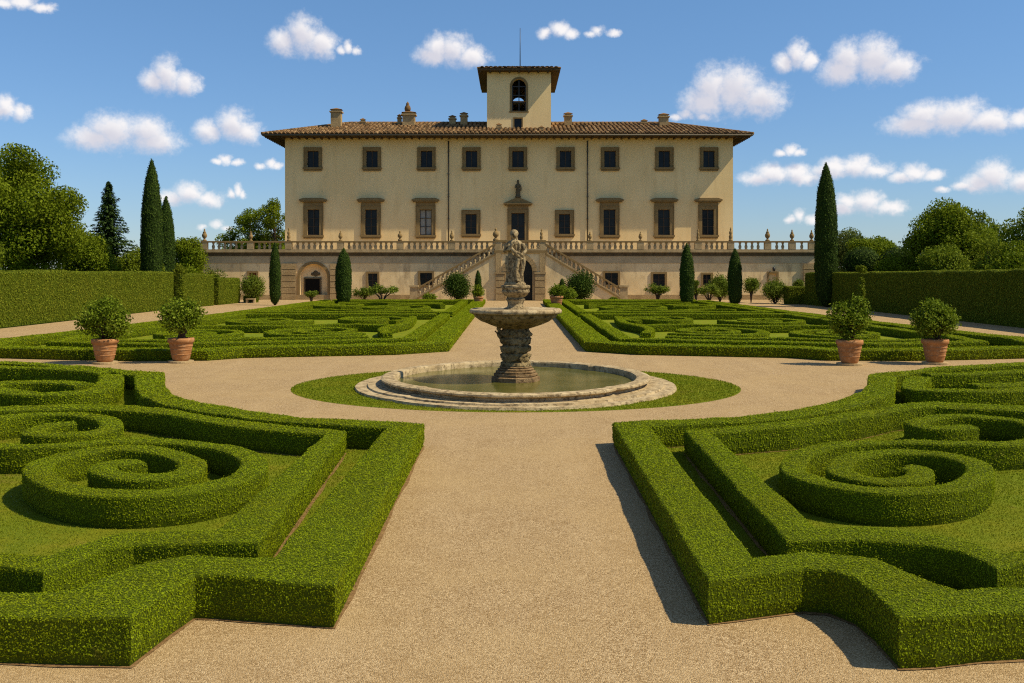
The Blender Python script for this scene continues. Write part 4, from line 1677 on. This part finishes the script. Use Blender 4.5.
rough_lathe([(1.225, 1.985), (1.25, 2.0), (1.25, 2.06), (1.21, 2.10), (1.1, 2.085)], 48, .012, 6, g=g, sub=1)
g.build('bowl_lip', ['fountain_marble'], fountain)
rough_lathe([(.34, 1.97), (.34, 2.10), (.24, 2.14), (.20, 2.22), (.22, 2.30), (.26, 2.36), (.20, 2.40), (.32, 2.47), (.39, 2.56), (.37, 2.63), (.40, 2.66), (.40, 2.72), (.32, 2.74), (.1, 2.74)],
            32, .018, 7).build('upper_cup', ['fountain_statue'], fountain)
# jet figure clinging to the rock
g = Geo()
g.blob((FX - .42, FD - .15, 1.42), (.09, .09, .12))
g.blob((FX - .46, FD - .17, 1.57), (.06, .06, .07))
g.tube([(FX - .4, FD - .1, 1.5), (FX - .5, FD - .1, 1.42), (FX - .55, FD - .14, 1.5)], [.04, .03, .025], 6)
g.build('carved_figure', ['fountain_rock'], fountain)
# statue: draped standing figure
g = Geo()
sx_, sy_, z0 = FX - .02, FD, 2.72


def drape(a, z):
    return 1 + .10 * math.sin(11 * a + z * 5) + .06 * math.sin(5 * a - z * 7)


g.lathe([(.29, 0), (.30, .05), (.27, .09)], (sx_, sy_, z0), 20, sy=.8)
g.lathe([(.24, .08), (.235, .2), (.215, .4), (.205, .55), (.215, .68), (.20, .78), (.165, .88), (.17, .96), (.20, 1.06), (.205, 1.14), (.17, 1.20), (.08, 1.24), (.07, 1.30)],
        (sx_, sy_, z0), 44, sx=1.0, sy=.78, rfun=drape)
hx, hz = sx_ - .02, z0 + 1.39
g.blob((hx, sy_ - .02, hz), (.098, .115, .125), n=16, m=12)
g.blob((hx, sy_ + .05, hz + .03), (.115, .10, .11), n=14, m=10)
g.blob((hx + .0, sy_ + .12, hz - .04), (.06, .06, .06))
g.blob((hx, sy_ - .135, hz - .01), (.016, .022, .03), n=8)
g.blob((hx - .035, sy_ - .11, hz + .02), (.02, .012, .01), n=8)
g.blob((hx + .035, sy_ - .11, hz + .02), (.02, .012, .01), n=8)
g.blob((hx, sy_ - .115, hz - .055), (.028, .014, .010), n=8)
g.tube([(sx_ + .19, sy_ - .02, z0 + 1.14), (sx_ + .27, sy_ - .02, z0 + .94), (sx_ + .20, sy_ - .14, z0 + .82), (sx_ + .05, sy_ - .2, z0 + .9)], [.075, .065, .052, .042], 10)
g.tube([(sx_ - .19, sy_ - .02, z0 + 1.14), (sx_ - .26, sy_ - .04, z0 + .93), (sx_ - .16, sy_ - .16, z0 + .98), (sx_ - .06, sy_ - .19, z0 + 1.13)], [.075, .065, .05, .04], 10)
for k in range(4):
    g.tube([(sx_ - .06 + k * .012, sy_ - .19, z0 + 1.12), (sx_ - .055 + k * .018, sy_ - .205, z0 + 1.17), (sx_ - .045 + k * .018, sy_ - .19, z0 + 1.20)], [.012, .011, .009], 6)
    g.tube([(sx_ + .05, sy_ - .19 - k * .004, z0 + .89 + k * .012), (sx_ + .01, sy_ - .215, z0 + .88 + k * .016), (sx_ - .02, sy_ - .20, z0 + .88 + k * .016)], [.012, .011, .009], 6)
for dx, dz, L_ in ((.22, .9, .55), (.17, .85, .7), (-.2, .8, .45)):
    g.tube([(sx_ + dx, sy_ - .08, z0 + dz), (sx_ + dx * 1.1, sy_ - .11, z0 + dz - L_ * .5), (sx_ + dx * .95, sy_ - .1, z0 + dz - L_)], [.05, .055, .03], 8)
g.tube([(sx_ - .18, sy_ - .12, z0 + 1.1), (sx_ - .02, sy_ - .2, z0 + .92), (sx_ + .18, sy_ - .16, z0 + .7)], [.045, .05, .05], 8)
g.tube([(sx_ + .1, sy_ - .18, z0 + .72), (sx_ + .02, sy_ - .2, z0 + .4), (sx_ + .06, sy_ - .2, z0 + .12)], [.06, .055, .06], 8)
g.V = [(sx_ + (v[0] - sx_) * 1.0, sy_ + (v[1] - sy_) * 1.0, v[2]) for v in g.V]
st = g.build('statue', ['fountain_statue'], fountain)
rm = st.modifiers.new('merge', 'REMESH')
rm.mode = 'VOXEL'
rm.voxel_size = .011
rm.use_smooth_shade = True

# ------------------------------------------------------------------ plants


def sphere_dirs(n):
    d = rng.normal(0, 1, (n, 3))
    return d / np.linalg.norm(d, axis=1, keepdims=True)


LEAFMUL = 4.6


def clump_leaves(g, centers, radii, per, size, mi=0, squash=.85, tilt=.8, inner=.55, outer=1.08):
    for c, r_ in zip(centers, radii):
        n = int(per * r_ * r_ * LEAFMUL)
        if n < 3:
            n = 3
        d = sphere_dirs(n)
        rad = r_ * rng.uniform(inner, outer, n)
        P = np.array(c) + d * rad[:, None] * np.array([1, 1, squash])
        rn = np.clip(rng.normal(.5 + rng.normal(0, .14), .22, n), 0, 1)
        g.cards(P, d, size, mi, rn, aspect=.6, tilt=tilt)


def limb_tubes(g, base, top, r0, targets, mi=0):
    base, top = Vector(base), Vector(top)
    pts = [base.lerp(top, t) + Vector((math.sin(t * 5) * r0 * .4, math.cos(t * 4) * r0 * .4, 0)) for t in (0, .25, .5, .75, 1)]
    g.tube(pts, [r0 * 1.25, r0 * .95, r0 * .8, r0 * .62, r0 * .35], 9, mi)
    for tg in targets:
        tg = Vector(tg)
        t = random.uniform(.35, .9)
        s = base.lerp(top, t)
        m = s.lerp(tg, .5) + Vector((0, 0, .12 * (tg - s).length))
        g.tube([s, m, tg], [r0 * .4 * (1.2 - t * .5), r0 * .22, r0 * .07], 6, mi)


def tree(name, label, cat, X, D, top, width, bottom=1.5, mat='crown_leaf', leaf=.24, nclump=60, per=60, depth=None, seed=1, group=None, flat_=1.0, cr=None, shape=1.0):
    rs = np.random.default_rng(seed)
    rx, ry = width / 2, (depth or width) / 2
    rz, cz = (top - bottom) / 2, (top + bottom) / 2
    root = thing(name, label, cat, (X, D, 0), group)
    cen, rad = [], []
    base_r = cr or min(rx, rz) * .33
    while len(cen) < nclump:
        d = rs.normal(0, 1, 3)
        d /= np.linalg.norm(d)
        q = rs.uniform(.35, 1.0) ** .5
        r_ = base_r * rs.uniform(.65, 1.25)
        taper = 1 - .25 * max(0, d[2]) * (1 - shape)
        lump = 1 + .24 * math.sin(3 * math.atan2(d[2], d[0]) + seed) * (1 - abs(d[1])) - .1
        p = np.array([X + d[0] * (rx - r_ * .8) * q * taper * lump, D + d[1] * (ry - r_ * .8) * q * lump, cz + d[2] * (rz - r_ * .7) * q])
        cen.append(p)
        rad.append(r_)
    g = Geo()
    limb_tubes(g, (X, D, -.02), (X, D, cz + rz * .5), max(.12, width * .03), [tuple(cen[i]) for i in range(0, nclump, max(1, nclump // 14))])
    g.build('trunk', ['bark'], root)
    g = Geo()
    clump_leaves(g, cen, rad, per, leaf * .82)
    g.build('crown', [mat], root)
    return root


BG_L = 'trees behind the left hedge'
BG_R = 'trees behind the right hedge'
tree('broadleaf_tree', 'huge rounded leafy tree towering over the left hedge', 'tree', -36.9, 74, 12.4, 11.2, 1.2, leaf=.25, nclump=120, per=95, seed=2, group=BG_L, cr=1.35)
tree('broadleaf_tree', 'pale green bushy tree cut by the left edge behind the hedge', 'tree', -33.6, 62, 6.4, 5.4, .6, 'pale_crown_leaf', .2, 50, 110, seed=5, group=BG_L, cr=.9)
tree('broadleaf_tree', 'low leafy tree between the huge tree and the spire conifer', 'tree', -34.2, 80, 6.6, 5.6, .5, leaf=.24, nclump=50, per=90, seed=9, group=BG_L, cr=1.0)
tree('broadleaf_tree', 'low bushy tree at the foot of the tall cypress on the left', 'tree', -31.3, 84, 5.3, 5.4, .4, 'pale_crown_leaf', .22, 46, 90, seed=11, group=BG_L, cr=.9)
tree('broadleaf_tree', 'rounded dark green tree right of the two left cypresses', 'tree', -31.9, 98, 6.7, 4.2, .4, leaf=.24, nclump=48, per=90, seed=13, group=BG_L, cr=.95)
tree('broadleaf_tree', 'dark bushy tree touching the left end of the terrace', 'tree', -33.3, 104, 6.4, 3.4, .3, leaf=.24, nclump=40, per=90, seed=14, group=BG_L, cr=.9)
tree('broadleaf_tree', 'leafy green tree rising behind the balustrade left of the villa', 'tree', -34.2, 131, 11.4, 9.2, 2.4, 'crown_leaf', .28, 60, 80, seed=17, group=BG_L, cr=1.0, shape=.3)
tree('broadleaf_tree', 'taller leafy green tree showing right beside the left corner of the villa', 'tree', -30.6, 129, 12.8, 6.4, 2.4, 'crown_leaf', .28, 36, 90, seed=18, group=BG_L, cr=.85, shape=.3)
tree('broadleaf_tree', 'broad dense tree with two lobes over the right hedge', 'tree', 33.5, 78, 8.6, 6.6, 2.2, leaf=.24, nclump=64, per=95, seed=21, group=BG_R, cr=1.0)
tree('broadleaf_tree', 'flat topped tree highest above the right hedge', 'tree', 37.8, 84, 9.4, 6.0, 2.2, leaf=.25, nclump=56, per=90, seed=23, group=BG_R, cr=1.0)
tree('broadleaf_tree', 'bright leafy tree cut by the right edge', 'tree', 38.6, 72, 8.9, 6.4, 2.0, 'pale_crown_leaf', .22, 60, 95, seed=24, group=BG_R, cr=1.0)
tree('broadleaf_tree', 'small feathery tree beyond the right hedge near the tall cypress', 'tree', 33.2, 92, 6.4, 5.6, 1.2, 'crown_leaf', .24, 44, 90, seed=26, group=BG_R, cr=.85)
tree('broadleaf_tree', 'grey green tree far behind the right end of the terrace', 'tree', 42.0, 124, 8.2, 7.6, 1.2, 'olive_leaf', .3, 44, 70, seed=28, group=BG_R, cr=1.1)
tree('broadleaf_tree', 'shady bush below the flat topped tree on the right', 'bush', 36.2, 76, 6.0, 6.4, .4, 'pale_crown_leaf', .22, 56, 90, seed=30, group=BG_R, cr=.9)
tree('broadleaf_tree', 'low bush next to the right edge behind the hedge', 'bush', 33.9, 66, 5.2, 5.4, .4, 'crown_leaf', .2, 50, 95, seed=31, group=BG_R, cr=.85)
tree('broadleaf_tree', 'low shrubby tree in the middle above the right hedge', 'bush', 31.2, 72, 5.0, 4.6, .4, 'pale_crown_leaf', .2, 46, 95, seed=33, group=BG_R, cr=.8)
tree('broadleaf_tree', 'distant rounded tree filling the gap near the right edge', 'tree', 46.0, 98, 8.2, 7.4, .8, 'crown_leaf', .26, 60, 80, seed=41, group=BG_R, cr=1.1)
tree('broadleaf_tree', 'distant dark tree between the feathery tree and the broad two lobed one', 'tree', 37.2, 101, 6.6, 6.4, .6, 'crown_leaf', .26, 54, 80, seed=43, group=BG_R, cr=1.0)
tree('broadleaf_tree', 'low sunlit bush just above the right hedge below the broad tree', 'bush', 30.9, 79, 4.7, 4.4, .3, 'crown_leaf', .2, 44, 95, seed=44, group=BG_R, cr=.8)
# clipped dark ball shrubs behind the right hedge
for X, D, r_, lab in ((29.4, 84, 1.55, 'clipped dark evergreen ball just right of the tall cypress'), (32.2, 83, 1.75, 'second clipped evergreen ball further from the tall cypress')):
    root = thing('clipped_shrub', lab, 'shrub', (X, D, 0), 'clipped evergreen balls over the right hedge')
    g = Geo().tube([(X, D, 0), (X, D, 2.5)], [.14, .1], 7)
    g.build('stem', ['bark'], root)
    g = Geo()
    cz_ = 3.55
    g.blob((X, D, cz_), (r_ * .9, r_ * .9, 1.25), 0, 14, 9)
    d = sphere_dirs(2600)
    g.cards(np.array([X, D, cz_]) + d * np.array([r_, r_, 1.42]), d, .15, 1, tilt=.5)
    g.build('foliage', ['dark_foliage', 'cypress_leaf'], root)


def spruce(X, D, top, w, label):
    root = thing('spruce_tree', label, 'tree', (X, D, 0), BG_L)
    g = Geo().tube([(X, D, -.02), (X, D, top * .5), (X, D, top - .3)], [.25, .16, .03], 8)
    g.build('trunk', ['bark'], root)
    g = Geo()
    P, Nn, U, S = [], [], [], []
    z = .8
    rs = random.Random(4)
    while z < top - .1:
        t = (z - .8) / (top - .8)
        L_ = (w / 2) * (1 - t) ** .85 * rs.uniform(.85, 1.12) + .05
        nb = max(5, int(13 * (1 - t) + 4))
        a0 = rs.uniform(0, 6)
        for k in range(nb):
            a = a0 + 2 * math.pi * k / nb + rs.uniform(-.2, .2)
            Lb = L_ * rs.uniform(.65, 1.15)
            n = int(14 + 34 * Lb)
            for i in range(n):
                s = (i + rs.random()) / n
                rr_ = Lb * s
                zz = z + .12 * Lb - .42 * rr_ + .22 * Lb * s * s
                side = rs.gauss(0, .16 * Lb * (1.05 - s) + .04)
                P.append((X + math.cos(a) * rr_ - math.sin(a) * side, D + math.sin(a) * rr_ + math.cos(a) * side, zz - abs(side) * .3 + rs.gauss(0, .05)))
                Nn.append((math.cos(a) * .4, math.sin(a) * .4, 1))
                U.append((math.cos(a), math.sin(a), -.35))
        z += .30 * (1 - t) + .12
    g.cards(np.array(P), np.array(Nn), .30, 0, aspect=.35, up=np.array(U), tilt=.45)
    g.build('crown', ['conifer_needle'], root)


spruce(-34.3, 85, 10.6, 6.6, 'dark spire shaped conifer between the huge tree and the tall cypress')
spruce(-31.0, 88, 5.6, 1.9, 'small dark conifer close to the left of the tall cypress')


def cypress(X, D, top, w, label, grp, tip=.55, leaf=.12, z0=.12):
    root = thing('cypress_tree', label, 'cypress', (X, D, 0), grp)
    Geo().tube([(X, D, -.02), (X, D, 1.0)], [.12, .1], 8).build('trunk', ['bark'], root)
    prof = []
    n = 26
    for i in range(n + 1):
        t = i / n
        if t < .12:
            q = .55 + .35 * (t / .12)
        elif t < .45:
            q = .9 + .1 * math.sin((t - .12) / .33 * math.pi / 2)
        else:
            q = max(.03, (1 - ((t - .45) / .55) ** 2.5) ** .85 * (1 - tip * .25 * (t - .45)))
        if i == 0:
            q = .25
        prof.append((w / 2 * q, z0 + (top - z0) * t))
    g = Geo()
    g.lathe(prof, (X, D, 0), 18, 0, rfun=lambda a, z: 1 + .13 * mnoise.noise(Vector((a * 1.3 + X, z * 1.4, D))))
    P, Nn = g.sample_faces(lambda c: np.full(len(c), 1.5 / (leaf * leaf * .4)))
    P = P + Nn * rng.uniform(-.06, .08, len(P))[:, None] * (leaf / .12)
    up = np.tile([0, 0, 1.0], (len(P), 1)) + Nn * .35
    rn = np.clip(rng.normal(.45, .22, len(P)) + .25 * np.array([mnoise.noise(Vector((p[0] * 1.5, p[1] * 1.5, p[2] * .8))) for p in P]), 0, 1)
    g.cards(P, Nn, leaf * 1.15, 1, rn, aspect=.45, up=up, tilt=.45)
    g.build('foliage', ['dark_foliage', 'cypress_leaf'], root)


TALLC = 'tall cypresses beside the terrace'
cypress(qx(151.7, 80), 80, 11.95, 1.62, 'tallest cypress on the left, rising over the hedge', TALLC)
cypress(qx(166, 91), 91, 9.75, 1.55, 'shorter cypress half hidden behind the tallest one', TALLC)
cypress(qx(826, 82), 82, 11.9, 1.78, 'tall lone cypress on the right at the end of the hedge', TALLC)
SMALLC = 'clipped cypress columns before the terrace wall'
cypress(qx(275, 86), 86, qz(242, 86), .92, 'thinnest clipped cypress column left of the arched niche', SMALLC, leaf=.10)
cypress(qx(343.6, 86), 86, qz(248, 86), 1.35, 'stout clipped cypress column right of the arched niche', SMALLC, tip=.3, leaf=.10)
cypress(qx(686.8, 84), 84, qz(243, 84), 1.18, 'slim tapering cypress column, left one of the right pair', SMALLC, tip=1.2, leaf=.10)
cypress(qx(735, 84), 84, qz(248, 84), 1.15, 'slim tapering cypress column, right one of the right pair', SMALLC, tip=1.2, leaf=.10)

POT = [(.25, 0), (.27, .04), (.30, .10), (.385, .55), (.39, .60), (.43, .62), (.44, .70), (.43, .76), (.37, .77), (.35, .72), (.02, .70)]


def potted(X, D, label, cen, rad, seed, potscale=1.0, leaf=.085, per=620, grp='large potted plants along the parterre', mat='citrus_leaf', slab=True, extra=None):
    root = thing('potted_plant', label, 'potted plant', (X, D, 0), grp)
    s = potscale
    if slab:
        Geo().lathe([(.42 * s, 0), (.42 * s, .06)], (X, D, .006), 20, smooth=False).build('plinth', ['pale_stone'], root)
    zb = .068 if slab else .006
    g = Geo().lathe([(r_ * s, z * s) for r_, z in POT], (X, D, zb), 28)
    for z in (.22, .38, .5):
        rr_ = (.30 + .085 * (z - .1) / .45) * s
        g.lathe([(rr_, (z - .02) * s), (rr_ + .018 * s, z * s), (rr_ + .003, (z + .02) * s)], (X, D, zb), 28, cap=False)
    g.build('pot', ['terracotta'], root)
    g = Geo().lathe([(.34 * s, .0), (.02, .02)], (X, D, zb + .705 * s), 16)
    g.build('soil', ['soil'], root)
    g = Geo()
    rs = random.Random(seed)
    zs = zb + .70 * s
    C0 = [(X + c[0], D + c[1], c[2]) for c in cen]
    for c in C0:
        b = (X + rs.uniform(-.1, .1) * s, D + rs.uniform(-.1, .1) * s, zs)
        g.tube([b, ((b[0] * 2 + c[0]) / 3, (b[1] * 2 + c[1]) / 3, (b[2] + c[2]) / 2), c], [.035 * s, .026 * s, .012 * s], 6)
    g.build('stem', ['bark'], root)
    g = Geo()
    clump_leaves(g, C0, rad, per, leaf * 1.1, squash=.9, inner=.15, outer=1.3, tilt=1.0)
    g.build('foliage', [mat], root)
    return root


def ballclumps(r_, rz, cz, n, seed, cr):
    rs = np.random.default_rng(seed)
    out = []
    while len(out) < n:
        d = rs.normal(0, 1, 3)
        d /= np.linalg.norm(d)
        q = rs.uniform(.3, 1) ** .5
        out.append((d[0] * (r_ - cr) * q, d[1] * (r_ - cr) * q, cz + d[2] * (rz - cr) * q))
    return out


c1 = ballclumps(.92, .80, 1.50, 34, 1, .26)
x, d, _ = G(105, 363.5)
potted(x, d, 'round leafy shrub in a terracotta pot, leftmost of the potted plants', c1, [.29] * 34, 1)
c2 = ballclumps(.90, .74, 1.56, 28, 2, .27)
x, d, _ = G(181, 362.5)
potted(x, d, 'looser shrub with bare stems in a terracotta pot, second from the left', c2, [.27] * 28, 2)
c3 = ballclumps(.68, .62, 1.38, 20, 3, .22) + [(-.42, .1, 1.78), (-.25, 0, 1.9), (-.5, .05, 1.6), (.42, .1, 1.95), (.5, 0, 1.7), (.3, .1, 2.1), (.5, .1, 1.5)]
x, d, _ = G(849.5, 365)
potted(x, d, 'lopsided two lobed shrub in a terracotta pot on the right', c3, [.25] * len(c3), 3)
c4 = ballclumps(.80, .80, 1.48, 36, 4, .26)
x, d, _ = G(935, 364)
potted(x, d, 'dense ball shaped shrub in a terracotta pot, rightmost of the potted plants', c4, [.28] * 36, 4)


def slim_topiary(x, D, top_y, label, w):
    X = qx(x, D)
    root = thing('slender_topiary', label, 'shrub', (X, D, 0), 'slender topiaries behind the pots')
    Geo().tube([(X, D, -.01), (X, D, 1.6)], [.05, .04], 6).build('stem', ['bark'], root)
    zt = qz(top_y, D)
    cen = [(X + random.uniform(-.06, .06), D, .5 + i * .16) for i in range(int((zt - 1.1) / .16))]
    rad = [w] * len(cen)
    cen += [(X + random.uniform(-.2, .2), D + random.uniform(-.2, .2), zt - .35 + random.uniform(-.2, .2)) for _ in range(7)]
    rad += [w * .9] * 7
    g = Geo()
    clump_leaves(g, cen, rad, 900, .09, tilt=.8, inner=.3)
    g.build('foliage', ['hedge_leaf'], root)


slim_topiary(180.5, 55, 263, 'slender topiary column with a tufted head behind the second pot', .21)
slim_topiary(862, 55, 263, 'slender topiary column with a tufted head behind the lopsided pot plant', .17)

# shrubs along the terrace
ROW = 'shrubs along the foot of the terrace wall'


def shrub(x, ytop, ybase, wpx, D, label, seed, mat='shrub_leaf', stem=.25, n=26, name='shrub', leaf=.12):
    X, w = qx(x, D), wpx * D / F
    zt = qz(ytop, D)
    zb = zt * stem
    root = thing(name, label, 'shrub', (X, D, 0), ROW)
    r_, rz = w / 2, (zt - zb) / 2
    cr = min(r_, rz) * .5
    rs = np.random.default_rng(seed)
    cen = []
    while len(cen) < n:
        dd = rs.normal(0, 1, 3)
        dd /= np.linalg.norm(dd)
        q = rs.uniform(.2, 1) ** .5
        cen.append((X + dd[0] * (r_ - cr * .7) * q, D + dd[1] * min(r_, .9) * q * .7, (zt + zb) / 2 + dd[2] * (rz - cr * .7) * q))
    g = Geo()
    for c in cen[::2]:
        g.tube([(X, D, -.01), (X * .7 + c[0] * .3, D, zb * .8 + .05), c], [.045, .035, .012], 6)
    g.build('stem', ['bark'], root)
    g = Geo()
    clump_leaves(g, cen, list(rs.uniform(.7, 1.25, n) * cr), 330, leaf * 1.1, tilt=1.0, inner=.1, outer=1.45)
    g.build('foliage', [mat], root)


for a_ in [(253, 275, 302, 26, 92, 'pale rounded shrub under the brown shuttered window by the left hedge', 1, 'shrub_leaf', .12),
           (311.5, 290, 304, 16, 90, 'tiny standard shrub in front of the arched niche door', 2, 'shrub_leaf', .45),
           (364, 287, 301, 22, 93, 'spreading low shrub right beside the stout cypress column', 3, 'shrub_leaf', .3),
           (382, 284, 304, 34, 90, 'wide flat topped standard shrub below the small terrace window on the left', 4, 'shrub_leaf', .42),
           (429.5, 293, 304, 18, 92, 'low mound shrub below the foot of the left stair flight', 5, 'citrus_leaf', .15),
           (458.5, 272, 303, 27, 93, 'big dark bush under the left stair flight', 6, 'cypress_leaf', .08),
           (581, 271, 303, 30, 93, 'big dark bush under the right stair flight', 7, 'cypress_leaf', .08),
           (568, 287, 304, 20, 91, 'leafy light bush in front of the big dark bush on the right', 8, 'citrus_leaf', .1),
           (612.5, 296, 304, 13, 92, 'small round shrub below the foot of the right stair flight', 9, 'citrus_leaf', .1),
           (657.5, 283, 304, 30, 91, 'flat topped standard shrub below the framed terrace window on the right', 10, 'shrub_leaf', .45),
           (696, 278, 302, 9, 95, 'thin shrub peeping out behind the left cypress of the right pair', 11, 'shrub_leaf', .1),
           (709, 283, 304, 27, 91, 'open pale shrub between the right pair of cypress columns', 12, 'shrub_leaf', .3),
           (720, 276, 302, 22, 94, 'taller pale shrub just left of the rightmost cypress column', 13, 'shrub_leaf', .15),
           (751, 277, 303, 18, 92, 'airy shrub on a thin stem right of the cypress pair', 14, 'shrub_leaf', .42),
           (775, 280, 305, 28, 90, 'dense shrub in front of the blind terrace door', 15, 'shrub_leaf', .06),
           (798, 278, 302, 11, 95, 'small shrub by the dark hedge block at the right end', 16, 'shrub_leaf', .3),
           (211, 263, 300, 30, 89, 'large loose shrub spilling over the end of the left hedge', 17, 'hedge_leaf', .05)]:
    shrub(*a_)
g = Geo().box(qx(247, 91.5), qx(256, 91.5), 91.0, 91.5, .32, .42)
for x_ in (248, 255):
    g.box(qx(x_, 91.5) - .08, qx(x_, 91.5) + .08, 91.05, 91.45, .004, .318)
tag(g.build('stone_bench', ['pale_stone']), 'small low stone bench before the rounded shrub at left', 'bench')

cA = ballclumps(.75, .62, 1.25, 16, 8, .26)
potted(qx(478.5, 85), 85, 'small potted bush left of the fountain bowl, near the stairs', cA, [.3] * 16, 8, 1.0, .11, 260, 'potted bushes before the stairs', 'crown_leaf', False)
cB = ballclumps(.95, .6, 1.45, 18, 9, .28)
potted(qx(556.5, 80), 80, 'potted bush right of the fountain bowl, near the stairs', cB, [.32] * 18, 9, 1.25, .11, 260, 'potted bushes before the stairs', 'citrus_leaf', False)
# slender spire plant by the stair, left
cypress(qx(478, 96.5), 96.5, qz(270, 96.5), .62, 'thin dark spire shrub against the stair wall on the left', SMALLC, leaf=.09)
cypress(qx(562, 96.5), 96.5, qz(278, 96.5), .62, 'thin dark spire shrub against the stair wall on the right', SMALLC, leaf=.09)
